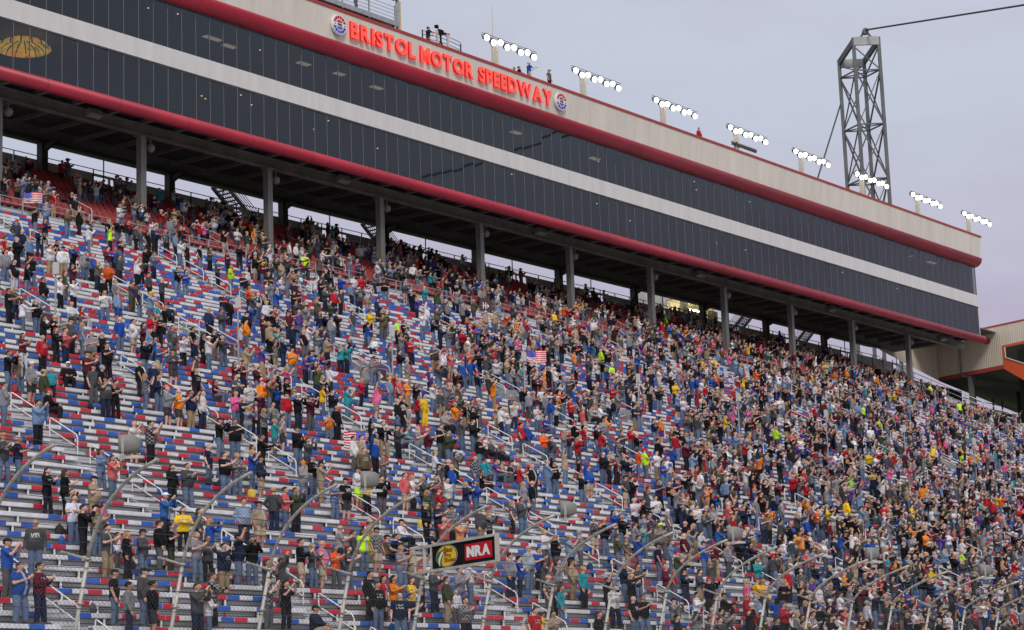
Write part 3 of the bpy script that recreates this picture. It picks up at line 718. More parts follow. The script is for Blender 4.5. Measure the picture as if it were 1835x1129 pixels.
for X_, lab in ((114.17, 'left'), (141.5, 'right')):
    t = thing('round_emblem', 'round red, white and blue racing emblem at the %s end of the red lettering' % lab, 'emblem', (X_, 102.46, 51.88))
    p = MB(); n = 32; r = 0.74
    p.v = [(r * math.cos(2 * math.pi * a / n), yy, r * math.sin(2 * math.pi * a / n)) for yy in (0, -0.22) for a in range(n)]
    p.f = [tuple(range(n, 2 * n))[::1], tuple(reversed(range(n)))] + [(a, (a + 1) % n, n + (a + 1) % n, n + a) for a in range(n)]
    p.m = [0] * len(p.f); p.build('disc', 'white', t)
    for sgn, nm, mt in ((1, 'red_rays', 'ink_red'), (-1, 'blue_rays', 'ink_blue')):
        p = MB()
        edges = [8, 34, 56, 73, 88, 92, 107, 124, 146, 172]
        A = [(10, 33), (38, 57), (62, 76), (80, 87.5), (92.5, 100), (104, 118), (123, 142), (147, 170)]
        A = [(12, 36), (40, 64), (68, 88), (92, 112), (116, 140), (144, 168)]
        for a0, a1 in A:
            for rin, rout in ((0.0, 0.38), (0.45, 0.68)):
                pts = []
                ang = [a0 + (a1 - a0) * q / 3 for q in range(4)]
                ok = True; lo = []
                for a in ang:
                    s_ = math.sin(math.radians(a)); ri = max(rin, 0.15 / max(s_, 0.05))
                    lo.append(min(ri, rout))
                if max(rout - q for q in lo) < 0.04: continue
                pts = [(rout * math.cos(math.radians(a)), -0.226, sgn * rout * math.sin(math.radians(a))) for a in ang] + [(q * math.cos(math.radians(a)), -0.226, sgn * q * math.sin(math.radians(a))) for a, q in list(zip(ang, lo))[::-1]]
                p.quad(pts if sgn < 0 else pts[::-1])
        p.build(nm, mt, t)
    p = MB(); yy = -0.226
    p.quad([(-0.60, yy, 0.0), (-0.42, yy, -0.06), (0.2, yy, -0.10), (0.62, yy, -0.07), (0.64, yy, 0.02), (0.30, yy, 0.04), (0.22, yy, 0.09), (-0.25, yy, 0.10), (-0.45, yy, 0.06)])
    p.build('race_car', 'steel_dark', t)
    for wx, wz in ((-0.33, 0.0), (0.36, -0.035)):
        p = MB(); p.quad([(wx + 0.115 * math.cos(2 * math.pi * a / 14), -0.229, wz + 0.115 * math.sin(2 * math.pi * a / 14)) for a in range(14)]); p.build('wheel', 'white', t)

# ================================================================== ROOF: FLOODLIGHTS, PLATFORM
MX = [134.5, 146.7, 158.9, 171.3, 183.3, 195.6, 207.8, 220.0]
pmesh = lmesh = hmesh = None
for i, x in enumerate(MX):
    extra = i == 3
    t = thing('floodlight_mast', 'cream roof mast with a bank of bright white floodlights, %s mast from the left' % ordw(i + 1), 'floodlights', (x, 103.6, 52.7), 'floodlight masts along the roof edge')
    top = 3.15
    p = MB(); p.box(-0.42, -0.05, -0.12, 0.12, 0, top - 0.2); p.tube([(0.1, -0.05, 0), (0.1, -0.05, top + 0.1)], 0.13, 8); p.build('post', 'cream_post', t)
    p = MB(); p.box(-1.75, 5.3, -0.05, 0.05, top + 0.0, top + 0.1); p.box(-1.9, 5.4, -0.18, -0.12, top + .16, top + .2); p.build('crossbar', 'galv', t)
    for q in range(8):
        xx = -1.35 + q * 0.9
        if hmesh is None:
            p = MB(); p.ell((0, 0, 0.06), (0.31, 0.34, 0.27), 12, 8, 0, keep=lambda c: c.z > 0.14 or c.y > 0.1); p.box(-0.06, 0.06, 0.0, 0.3, 0.05, 0.2); hmesh = p.mesh('floodlight', ['steel_dark'])
            p = MB(); p.ell((0, -0.08, -0.03), (0.265, 0.2, 0.25), 12, 8); lmesh = p.mesh('lens', ['lamp'])
        f = link('floodlight', hmesh, t); f.location = (xx, -0.14, top - 0.12 - 0.2 * (q % 2)); l = link('lens', lmesh, f)
    if extra:
        p = MB(); p.box(-1.1, 3.2, -0.12, 0.0, 1.7, 1.82); p.build('lower_crossbar', 'cream_post', t)
        for q in range(10):
            xx = -1.0 + q * 0.44
            p = MB(); p.box(xx - 0.1, xx + 0.1, -0.3, -0.06, 1.38, 1.66); p.build('small_floodlight', 'steel_dark', t)
t = thing('antenna', 'thin whip antenna rising above the first floodlight mast on the roof', 'antenna', (134.62, 103.9, 55.6))
p = MB(); p.tube([(0, 0, 0), (0, 0, 1.2), (0, 0, 3.4)], [0.045, 0.035, 0.018], 6); p.build('rod', 'cream_post', t)

t = thing('camera_platform', 'raised grey steel platform with railings above the roof at top left', 'platform', (0, 104.0, 0))
p = MB(); p.box(96, 122.3, -0.5, 1.2, 54.10, 54.25); p.box(96, 122.3, -0.55, -0.44, 53.98, 54.36); p.build('deck', 'galv', t)
for q in range(9):
    x = 121.9 - q * 3.0
    p = MB(); p.bar((x, -0.4, 54.0), (x, 1.1, 53.2), 0.1, 0.22); p.build('bracket', 'steel_beam', t)
    p = MB(); p.box(x - 0.06, x + 0.06, -0.56, -0.48, 53.9, 55.6); p.build('post', 'galv', t)
for q in range(4):
    p = MB(); p.tube([(96, -0.52, 54.6 + q * 0.29), (122.2, -0.52, 54.6 + q * 0.29)], 0.022, 5); p.build('rail', 'galv', t)
p = MB(); p.box(96, 121.9, 0.6, 1.2, 52.7, 54.09); p.build('base', 'soffit', t)
t = thing('mast', 'yellowed double pole with grey box at the end of the roof platform', 'pole', (122.45, 103.7, 52.75))
p = MB(); p.tube([(0, 0, 0), (0, 0, 6)], 0.14, 8); p.build('pole', 'galv', t)
p = MB(); p.tube([(0.25, 0, 0.4), (0.25, 0, 3.4)], 0.11, 8); p.build('pole', 'yellow_post', t)
p = MB(); p.box(-0.75, -0.1, -0.25, 0.25, 3.45, 4.0); p.build('box', 'speaker', t)

t = thing('tv_camera', 'black broadcast camera with long lens on a tripod at the roof edge', 'camera', (127.15, 103.3, 53.02))
p = MB(); p.box(-0.3, 0.2, -0.17, 0.17, 1.45, 1.82); p.build('body', 'black', t)
p = MB(); p.tube([(0.2, 0, 1.66), (0.42, -0.05, 1.64), (0.85, -0.12, 1.62)], [0.10, 0.09, 0.13], 8); p.build('lens', 'black', t)
p = MB(); p.box(-0.62, -0.36, -0.12, 0.12, 1.9, 2.12); p.bar((-0.4, 0, 1.95), (-0.2, 0, 1.8), 0.06, 0.06); p.build('viewfinder', 'black', t)
p = MB(); p.tube([(0, 0, 1.4), (0, 0, 0.75)], 0.08, 6)
for a in (0.4, 2.5, 4.6): p.tube([(0, 0, 0.95), (0.5 * math.cos(a), 0.5 * math.sin(a), 0)], 0.045, 5)
p.build('tripod', 'black', t)
t = thing('guard_rail', 'short cream and grey railing around the roof camera position', 'railing', (0, 0, 0))
for x in (126.4, 127.7): 
    p = MB(); p.box(x - 0.1, x + 0.1, 103.0, 103.1, 53.0, 54.62); p.build('post', 'cream_post', t)
for x in (124.6, 129.3):
    p = MB(); p.box(x - 0.04, x + 0.04, 103.0, 103.08, 53.0, 54.2); p.build('post', 'steel_dark', t)
for hh in (53.75, 54.1, 54.4):
    p = MB(); p.tube([(124.6, 103.05, hh - .25), (126.4, 103.05, hh), (127.7, 103.05, hh), (129.3, 103.05, hh - .1)], 0.025, 5); p.build('rail', 'steel_dark', t)

# ================================================================== CABLE TOWER
FW = Vector((CF.x, CF.y, 0)).normalized(); RT = Vector((CR.x, CR.y, 0)).normalized()
AZ = math.radians(9.0)                                              # the tower faces the middle of the track
TF1 = Vector((241.9, 128.0, 0)); rt = RT; W_ = 3.25
cn = [TF1, TF1 + rt * W_, TF1 + rt * W_ + (FW * 3.3 - rt * 1.5), TF1 + (FW * 3.3 - rt * 1.5)]
ztf, ztb = 87.35, 85.5
tw = thing('lattice_tower', 'tall grey steel lattice tower with pulley top standing behind the suite building', 'tower')
for i, c in enumerate(cn):
    zt = ztf if i < 2 else ztb
    p = MB(); p.bar((c.x, c.y, -4), (c.x, c.y, zt), 0.42, 0.42, 0, up=tuple(RT)); p.build('leg', 'tower_steel', tw)
def seg(a, b, w, h=None, nm='brace', m='tower_steel'):
    p = MB(); p.bar(a, b, w, h or w); return p.build(nm, m, tw)
def at(c, z): return Vector((c.x, c.y, z))
zz = [54.2, 61.4, 68.6, 75.8, 83.0]
for z in zz:
    for a in range(4): seg(at(cn[a], z), at(cn[(a + 1) % 4], z), 0.16)
    seg(at(cn[0], z), at(cn[2], z), 0.12); seg(at(cn[1], z), at(cn[3], z), 0.12)
for z0, z1 in zip(zz[:-1], zz[1:]):
    for a in range(4):
        c, d = cn[a], cn[(a + 1) % 4]
        seg(at(c, z1), at(d, z0), 0.17); seg(at(d, z1), at(c, z0), 0.13)
for a in range(4): seg(at(cn[a], 86.2 if a < 2 else 84.6), at(cn[(a + 1) % 4], 83.0), 0.14)
seg(at(cn[0], 86.85) - FW * .1, at(cn[1], 86.85) - FW * .1, 0.3, 1.1, 'top_beam', 'tower_pale')
seg(at(cn[3], 84.95), at(cn[2], 84.95), 0.3, 1.1, 'top_beam', 'tower_pale')
seg(at(cn[0], 86.9), at(cn[3], 85.1), 0.3, 0.8, 'side_beam'); seg(at(cn[1], 86.9), at(cn[2], 85.1), 0.3, 0.8, 'side_beam')
hd = (at(cn[0], 87.4) + at(cn[1], 87.4)) / 2
p = MB(); p.bar(hd + rt * -0.65, hd + Vector((0, 0, 0.95)), 0.12, 0.3); p.bar(hd + rt * 0.65, hd + Vector((0, 0, 0.95)), 0.12, 0.3)
p.tube([hd + Vector((0, 0, 0.75)) - FW * .3, hd + Vector((0, 0, 0.75)) + FW * .3], 0.42, 12); p.build('pulley', 'tower_steel', tw)
E1 = Vector((175.0, 25.0, 58.0))
p = MB(); p.tube([hd + Vector((0, 0, 0.95)), E1], 0.115, 6); o = p.build('suspension_cable', 'cable')
tag(o, 'dark suspension cable stretching from the tower top out to the right', 'cable')
p = MB(); p.tube([at(cn[3], 79.4) - rt * .2, Vector((197.780901, 112.000000, 52.539440))], 0.10, 6); o = p.build('guy_cable', 'cable')
tag(o, 'dark guy cable slanting down from the tower to the roof behind floodlights', 'cable')

# ================================================================== TRACK WALL AND CATCH FENCE
w = MB(); w.box(10, 200, 44.35, 44.9, -1.2, 0.55); tag(w.build('track_wall', 'white'), 'white concrete wall carrying the catch fence along the track', 'wall')
cf = thing('catch_fence', 'tall catch fence of leaning posts with curved tops, steel mesh and cables', 'fence')
FX = [31.5 + 3.37 * i for i in range(32)]
def fprof(x):
    zt = 7.34 - 0.027 * (x - 38.2)
    base, mid = Vector((x, 44.6, 0.5)), Vector((x, 43.4, 5.0)); c1 = Vector((x, 42.95, zt - 0.55)); end = Vector((x, 40.75, zt))
    pts = [base, base.lerp(mid, 0.5), mid]
    arc = []
    for q in range(1, 10):
        u = q / 9; arc.append(mid * (1 - u) ** 2 + c1 * 2 * u * (1 - u) + end * u * u)
    return pts, arc
for i, x in enumerate(FX):
    pts, arc = fprof(x)
    p = MB(); p.tube(pts, 0.05, 8, 0); p.tube([pts[-1]] + arc, 0.046, 8, 1)
    for q in (0.25, 0.5, 0.75, 1.0):
        c = pts[0].lerp(pts[2], q); p.box(c.x - 0.07, c.x + 0.07, c.y - 0.07, c.y + 0.07, c.z - 0.03, c.z + 0.03, 1)
    o = p.build('curved_post', ['post', 'arc'], cf)
    for po in o.data.polygons: po.use_smooth = len(po.vertices) == 4
    c = pts[2]; p = MB(); p.tube([c, c + Vector((-0.85, 0.05, 0.16))], 0.035, 6); p.build('stub_arm', 'post', cf)
prof = [fprof(x) for x in FX]
for u in [0.15, 0.3, 0.45, 0.6, 0.72, 0.84, 0.95]:
    p = MB(); p.tube([a[0][0].lerp(a[0][2], u) + Vector((0, -.05, 0)) for a in prof], 0.009, 4); p.build('cable', 'cable', cf)
for q in range(0, 9, 1):
    p = MB(); p.tube([a[1][q] + Vector((0, -.05, 0.03)) for a in prof], 0.009, 4); p.build('cable', 'cable', cf)
p = MB(); Hm = 4.9; sl = Vector((0, -1.2, 4.5)).normalized(); step = 0.15; x0, x1 = FX[0], 118.0
def wp(s_, h_): return Vector((s_, 44.6, 0.5)) + sl * h_ + Vector((0, 0.03, 0))
n = int((x1 - x0 + Hm) / step)
for q in range(n):
    for sgn in (1, -1):
        a = x0 - Hm + q * step if sgn > 0 else x0 + q * step
        s0, s1 = (a, a + Hm) if sgn > 0 else (a, a - Hm)
        h0, h1 = 0.0, Hm
        # clip to the panel
        for _ in (0,):
            lo, hi = min(s0, s1), max(s0, s1)
            if hi < x0 or lo > x1: break
            def cut(xc): return (xc - s0) / (s1 - s0)
            t0, t1 = 0.0, 1.0
            if s0 < x0: t0 = cut(x0)
            if s0 > x1: t0 = cut(x1)
            if s1 < x0: t1 = cut(x0)
            if s1 > x1: t1 = cut(x1)
            if t1 - t0 < 0.02: break
            pa, pb = wp(s0 + (s1 - s0) * t0, Hm * t0), wp(s0 + (s1 - s0) * t1, Hm * t1)
            p.bar(pa, pb, 0.0046, 0.0046)
p.build('wire_mesh', 'wire', cf)
for i, (x, pi) in enumerate(((38.1, 2), (47.3, 5), (56.9, 8), (66.9, 11), (77.0, 14), (87.0, 17))):
    zt = 7.34 - 0.027 * (x - 38.2)
    t = thing('track_loudspeaker', 'grey rounded loudspeaker on top of the catch fence, %s one from the left' % ordw(i + 1), 'loudspeaker', (x - 0.35, 41.25, zt + 0.06), 'loudspeakers on the catch fence')
    p = MB(); n = 12; w2 = 0.42
    sec = []
    for k_, (u_, s_) in enumerate(((-0.27, 0.92), (-0.18, 0.92), (0.0, 0.9), (0.13, 0.8), (0.23, 0.58), (0.26, 0.3))):
        base = len(p.v)
        for a in range(n):
            an = 2 * math.pi * a / n; ca, sa = math.cos(an), math.sin(an)
            e_ = 0.55; yy = math.copysign(abs(ca) ** e_, ca) * 0.22 * s_; zz_ = math.copysign(abs(sa) ** e_, sa) * 0.27 * s_
            v = RT * u_ + Vector((0.79, 0.61, 0)) * yy + Vector((0, 0, zz_ + 0.33)); p.v.append(tuple(v))
        if k_:
            for a in range(n): p.f.append((base - n + a, base - n + (a + 1) % n, base + (a + 1) % n, base + a)); p.m.append(0)
    p.f.append(tuple(reversed(range(n)))); p.m.append(0); p.f.append(tuple(base + a for a in range(n))); p.m.append(0)
    p.build('horn', 'speaker', t, True)
    p = MB(); p.bar(RT * -0.12 - FW * .38 + Vector((0, 0, -0.1)), RT * -0.12 - FW * .40 + Vector((0, 0, 0.45)), 0.06, 0.04); p.bar(RT * -0.3 + Vector((0, 0, 0.0)), RT * 0.35 + Vector((0, 0, 0.0)), 0.1, 0.08); p.build('bracket', 'post', t)

# hanging banner over the track
BL, BR_ = Vector((50.94, 42.33, 5.13)), Vector((49.88, 39.05, 5.13)); bu = (BR_ - BL).normalized(); bw = (BR_ - BL).length; bh = 0.71; bz = Vector((0, 0, 1)); bn = bu.cross(bz)
bt = thing('hanging_banner', 'black sponsor banner with yellow fish roundel and red lettered box in pale frame', 'banner')
def bp(u, v, o_=0.0): return BL + bu * (u * bw) + bz * (v * bh) + bn * o_
p = MB(); p.quad([bp(0, 0), bp(1, 0), bp(1, 1), bp(0, 1)]); p.quad([bp(0, 1, -.04), bp(1, 1, -.04), bp(1, 0, -.04), bp(0, 0, -.04)]); p.build('panel', 'black', bt)
for a, c, w_ in ((bp(-0.30, -0.035), bp(1.03, -0.035), 0.075), (bp(-0.30, 1.035), bp(1.03, 1.035), 0.075), (bp(-0.012, 0), bp(-0.012, 1), 0.06), (bp(1.02, -0.06), bp(1.02, 1.08), 0.10), (bp(-0.13, -0.02), bp(-0.13, 1.03), 0.07), (bp(-0.29, -0.02), bp(-0.29, 1.03), 0.05)):
    p = MB(); p.bar(a, c, w_, w_ if w_ > .06 else 0.06); p.build('frame', 'post', bt)
p = MB(); p.tube([bp(-0.36, -0.05), bp(-0.2, -0.05)], 0.05, 6); p.tube([bp(-0.36, 1.05), bp(-0.2, 1.05)], 0.05, 6); p.build('arm', 'post', bt)
rr_ = 0.45 * bh; cu, cv = 0.235, 0.5; HS = 1.75
def disc(r0, o_, m, nm, sc=1.0):
    p = MB(); p.quad([bp(cu, cv, o_) + bu * (r0 * math.cos(2 * math.pi * a / 40) * sc) + bz * (r0 * math.sin(2 * math.pi * a / 40)) for a in range(40)]); p.build(nm, m, bt)
disc(rr_ * 1.05, 0.004, 'white', 'roundel_rim', HS); disc(rr_ * 1.02, 0.008, 'black', 'roundel_ring', HS); disc(rr_ * 0.96, 0.012, 'yellow', 'roundel', HS)
def bpoly(pts, m, nm, o_):
    p = MB(); p.quad([bp(cu, cv, o_) + bu * (x * rr_ * HS) + bz * (y * rr_) for x, y in pts]); return p.build(nm, m, bt)
bpoly([(-0.42, 0.62), (-0.25, 0.66), (-0.30, 0.42), (-0.10, 0.40), (-0.28, 0.20), (-0.40, -0.1), (-0.50, -0.5), (-0.40, -0.86), (-0.72, -0.98), (-0.86, -0.6), (-1.08, -0.35), (-1.05, 0.1), (-0.80, 0.45)], 'ink_green', 'fish', 0.016)
bpoly([(-0.38, 0.52), (-0.28, 0.30), (-0.46, 0.02), (-0.62, -0.40), (-0.66, -0.88), (-0.80, -0.55), (-0.78, -0.2), (-0.60, 0.2)], 'white', 'fish_belly', 0.019)
for txt, x0, y0, w_, h_ in (('Bass', -0.22, 0.33, 0.82, 0.50), ('Pro', -0.18, -0.18, 0.62, 0.48), ('Shops', -0.20, -0.70, 1.02, 0.52)):
    P, F, fr = fit_text(txt, bp(cu, cv, 0.018) + bu * (x0 * rr_ * HS) + bz * (y0 * rr_), bu, bz, w_ * rr_ * HS, h_ * rr_, 0.015, 0.004)
    p = MB(); p.v = [tuple(q) for q in P]; p.f = F; p.m = [0] * len(F); p.build('lettering', 'ink_maroon', bt)
p = MB(); p.quad([bp(0.525, 0.17, 0.006), bp(0.945, 0.17, 0.006), bp(0.945, 0.84, 0.006), bp(0.525, 0.84, 0.006)]); p.build('red_box', 'ink_red', bt)
for ch, u0, u1 in (('N', 0.556, 0.672), ('R', 0.680, 0.795), ('A', 0.790, 0.915)):
    P, F, fr = fit_text(ch, bp(u0, 0.285, 0.010), bu, bz, (u1 - u0) * bw, 0.45 * bh, 0.085 if ch == 'N' else 0.055, 0.004)
    p = MB(); p.v = [tuple(q) for q in P]; p.f = F; p.m = [0] * len(F); p.build('lettering', 'white', bt)

# ------------------------------------------------------------------ flags held up in the crowd
for fx, fy, fz, w_, h_, lab, fl in ((85.3, 102.75, 34.2, 1.15, 0.72, 'american flag held up beside the walkway railing at the far left', False), (75.2, 66.3, 14.3, 1.0, 0.8, 'american flag held up in the middle rows by the long entrance rail', True), (117.4, 88.6, 26.2, 1.3, 0.9, 'american flag draped among the crowd in the centre of the stand', False)):
    t = thing('national_flag', lab, 'flag', (fx, fy, fz))
    nx = 16; ux = Vector((0.72, -0.69, 0))
    def fp(i_, j_):
        u, v = i_ / nx, j_ / 13
        wv = 0.05 * math.sin(u * 9 + v * 2) + 0.03 * math.sin(u * 17 - v * 3)
        return tuple(ux * (u * w_) * (1 if not fl else -1) + Vector((0, 0, (v - 1) * h_ - 0.10 * math.sin(u * math.pi) * h_ - .06 * math.sin(u * 8) * v)) + Vector((0.69, 0.72, 0)) * wv)
    p = MB()
    for j_ in range(13):
        for i_ in range(nx):
            m_ = 1 if (j_ % 2 == 0) else 0
            if i_ < 7 and j_ >= 6: m_ = 2
            p.quad([fp(i_, j_), fp(i_ + 1, j_), fp(i_ + 1, j_ + 1), fp(i_, j_ + 1)], m_)
    o = p.build('cloth', ['white', 'ink_red', 'ink_blue'], t, True)
    p = MB()
    for r_ in range(6):
        for c_ in range(5 + (r_ % 2 == 0)):
            a = Vector(fp(0, 0)); ii, jj = 0.5 + c_ * 1.15 + (0 if r_ % 2 == 0 else .55), 6.6 + r_ * 1.1
            c0 = Vector(fp(ii, jj)) - Vector((0.69, 0.72, 0)) * 0.012
            p.quad([c0 + ux * (0.022 * math.cos(k_ * math.pi / 5 + .3) * (1 if k_ % 2 else .45)) + Vector((0, 0, 0.022 * math.sin(k_ * math.pi / 5 + .3) * (1 if k_ % 2 else .45))) for k_ in range(10)])
    p.build('stars', 'white', t)

# ================================================================== PEOPLE
SKIN = [(0.60, 0.36, 0.26), (0.53, 0.30, 0.21), (0.66, 0.42, 0.32), (0.44, 0.24, 0.16), (0.58, 0.34, 0.25)]
def hsv(*c): return c
TOP = {'k': ((0.014, 0.014, 0.016), 'black'), 'g': ((0.07, 0.07, 0.075), 'dark grey'), 'G': ((0.22, 0.22, 0.235), 'light grey'), 'w': ((0.66, 0.66, 0.68), 'white'),
       'W': ((0.60, 0.62, 0.68), 'white and blue'), 'n': ((0.018, 0.025, 0.055), 'navy'), 'b': ((0.02, 0.075, 0.33), 'blue'), 'q': ((0.03, 0.12, 0.34), 'patterned blue'),
       'B': ((0.17, 0.26, 0.40), 'pale denim blue'), 'r': ((0.42, 0.02, 0.03), 'red'), 'm': ((0.10, 0.018, 0.03), 'maroon'), 'o': ((0.68, 0.10, 0.02), 'orange-red'),
       'O': ((0.75, 0.22, 0.02), 'orange'), 'y': ((0.75, 0.48, 0.02), 'yellow'), 'l': ((0.50, 0.85, 0.03), 'lime green'), 'p': ((0.65, 0.12, 0.28), 'pink'),
       'P': ((0.10, 0.05, 0.24), 'purple'), 'e': ((0.055, 0.07, 0.038), 'olive green'), 'c': ((0.13, 0.105, 0.07), 'camouflage brown'), 't': ((0.34, 0.26, 0.17), 'tan'),
       'T': ((0.03, 0.28, 0.31), 'teal'), 's': ((0.55, 0.11, 0.11), 'salmon red'), 'A': ((0.30, 0.36, 0.37), 'clear grey plastic')}
PANT = {'j': ((0.11, 0.155, 0.23), 'blue jeans', 0), 'd': ((0.02, 0.02, 0.026), 'black trousers', 0), 'n': ((0.022, 0.03, 0.06), 'navy trousers', 0), 'k': ((0.30, 0.22, 0.13), 'khaki trousers', 0),
        'h': ((0.40, 0.33, 0.24), 'pale shorts', 1), 'S': ((0.05, 0.05, 0.055), 'dark shorts', 1), 'g': ((0.10, 0.10, 0.105), 'grey trousers', 0), 'e': ((0.05, 0.06, 0.035), 'olive trousers', 0),
        'w': ((0.50, 0.51, 0.54), 'pale trousers', 0), 'l': ((0.50, 0.85, 0.03), 'lime shorts', 1), 'b': ((0.02, 0.07, 0.28), 'blue shorts', 1), 'y': ((0.75, 0.48, 0.02), 'yellow trousers', 0), 'P': ((0.10, 0.05, 0.24), 'purple shorts', 1)}
HAIR = {'b': ((0.055, 0.033, 0.02), 'brown hair'), 'd': ((0.014, 0.012, 0.01), 'dark hair'), 'l': ((0.38, 0.25, 0.11), 'blond hair'), 'g': ((0.36, 0.35, 0.34), 'grey hair'), 'r': ((0.18, 0.05, 0.02), 'red hair')}
CAPC = {'k': ((0.02, 0.02, 0.025), 'dark cap'), 'w': ((0.65, 0.65, 0.66), 'white cap'), 'r': ((0.42, 0.02, 0.03), 'red cap'), 'o': ((0.72, 0.17, 0.02), 'orange cap'), 'u': ((0.02, 0.08, 0.34), 'blue cap'), 't': ((0.42, 0.32, 0.18), 'tan hat'), 'y': ((0.75, 0.5, 0.03), 'yellow cap'), 'l': ((.4, .75, .05), 'lime cap')}
POSE_TXT = {'s': 'arms at sides', 'c': 'clapping', 'u': 'hands raised by the face', 'x': 'arms crossed', 'h': 'hand on chest', 'p': 'holding up a phone', 'r': 'one arm raised', 'R': 'both arms raised', 'f': 'arm stretched forward', 'o': 'hands in pockets', 't': 'sitting'}
ARMS = {  # (right elbow, right wrist, left elbow, left wrist); x forward, y to the left, z up, standing
    's': ((-0.04, -0.255, 1.13), (0.05, -0.26, 0.87), (-0.03, 0.25, 1.13), (0.07, 0.25, 0.88)),
    'c': ((0.08, -0.25, 1.15), (0.31, -0.055, 1.27), (0.09, 0.25, 1.16), (0.31, 0.055, 1.29)),
    'u': ((0.20, -0.23, 1.26), (0.27, -0.06, 1.49), (0.20, 0.23, 1.27), (0.27, 0.06, 1.51)),
    'x': ((0.07, -0.265, 1.14), (0.20, 0.08, 1.20), (0.08, 0.265, 1.13), (0.235, -0.08, 1.17)),
    'h': ((0.07, -0.27, 1.15), (0.17, 0.04, 1.29), (-0.03, 0.255, 1.13), (0.07, 0.25, 0.88)),
    'p': ((0.20, -0.22, 1.24), (0.33, -0.07, 1.51), (0.17, 0.23, 1.22), (0.32, 0.06, 1.50)),
    'r': ((0.04, -0.27, 1.64), (0.09, -0.25, 1.90), (-0.02, 0.255, 1.13), (0.12, 0.22, 0.92)),
    'R': ((0.12, -0.27, 1.58), (0.17, -0.10, 1.82), (0.12, 0.27, 1.58), (0.17, 0.10, 1.82)),
    'f': ((0.20, -0.24, 1.20), (0.46, -0.19, 1.27), (0.08, 0.25, 1.15), (0.30, 0.10, 1.16)),
    'o': ((-0.08, -0.285, 1.14), (0.07, -0.21, 0.94), (-0.08, 0.285, 1.14), (0.07, 0.21, 0.94)),
    't': ((0.10, -0.25, 0.70), (0.33, -0.12, 0.62), (0.10, 0.25, 0.70), (0.34, 0.10, 0.63)),
}
def capsule(mb, a, c, ra, rc, n=10):
    a = Vector(a); c = Vector(c); mb.tube([a, c], [ra, rc], n); mb.ell(a, (ra, ra, ra), n, 6); mb.ell(c, (rc, rc, rc), n, 6)
def loft(mb, rings, n=16):
    base = len(mb.v)
    for (z, rx, ry, xo) in rings:
        for q in range(n):
            a = 2 * math.pi * q / n; mb.v.append((xo + rx * math.cos(a), ry * math.sin(a), z))
    for k in range(len(rings) - 1):
        for q in range(n):
            a = base + k * n + q; c = base + k * n + (q + 1) % n
            mb.f.append((a, c, c + n, a + n)); mb.m.append(0)
    mb.f.append(tuple(base + q for q in reversed(range(n)))); mb.m.append(0)
    e = base + (len(rings) - 1) * n; mb.f.append(tuple(e + q for q in range(n))); mb.m.append(0)
BUILD = {  # torso rings by build
    'm': [(0.84, .105, .165, 0), (0.95, .115, .172, 0), (1.06, .120, .162, .008), (1.2, .122, .170, .004), (1.32, .122, .190, -.004), (1.40, .102, .190, -.012), (1.455, .070, .125, -.014), (1.49, .05, .055, -.008)],
    'h': [(0.84, .125, .185, 0), (0.95, .150, .196, .02), (1.06, .175, .200, .035), (1.2, .160, .198, .02), (1.32, .140, .205, -.002), (1.40, .112, .200, -.012), (1.455, .078, .135, -.014), (1.49, .055, .062, -.008)],
    'w': [(0.84, .112, .175, -.01), (0.95, .118, .178, -.008), (1.08, .102, .142, 0), (1.18, .106, .145, .004), (1.28, .130, .160, .016), (1.38, .098, .168, -.008), (1.445, .065, .112, -.012), (1.49, .045, .05, -.008)]}
def joints(pose):
    sit = pose == 't'; dz = -0.47 if sit else 0.0
    if sit: leg = [((0.0, s * .095, 0.46), (0.40, s * .13, 0.47), (0.36, s * .13, 0.07)) for s in (-1, 1)]
    elif pose in 'cf': leg = [((0, -.09, 0.90), (0.03, -.11, 0.49), (0.0, -.12, 0.07)), ((0, .09, 0.90), (0.05, .12, 0.49), (0.06, .14, 0.07))]
    else: leg = [((0, -.09, 0.90), (0.02, -.10, 0.49), (-0.02, -.11, 0.07)), ((0, .09, 0.90), (0.03, .10, 0.49), (0.0, .11, 0.07))]
    ar = ARMS[pose]
    sh = [(-0.012, -0.185, 1.405 + dz), (-0.012, 0.185, 1.405 + dz)]
    return sit, dz, leg, ar, sh
def raw(mb): return mb
def finish(mb, voxel, ratio, name, smooth=True):
    me = mb.mesh(name + '_raw', []); o = bpy.data.objects.new('tmp', me); COL.objects.link(o)
    r = o.modifiers.new('r', 'REMESH'); r.mode = 'VOXEL'; r.voxel_size = voxel
    s = o.modifiers.new('s', 'SMOOTH'); s.factor = 0.5; s.iterations = 2
    d = o.modifiers.new('d', 'DECIMATE'); d.ratio = ratio
    dg = bpy.context.evaluated_depsgraph_get(); out = bpy.data.meshes.new_from_object(o.evaluated_get(dg)); out.name = name
    COL.objects.unlink(o); bpy.data.objects.remove(o); bpy.data.meshes.remove(me)
    if smooth: out.polygons.foreach_set('use_smooth', [True] * len(out.polygons))
    return out
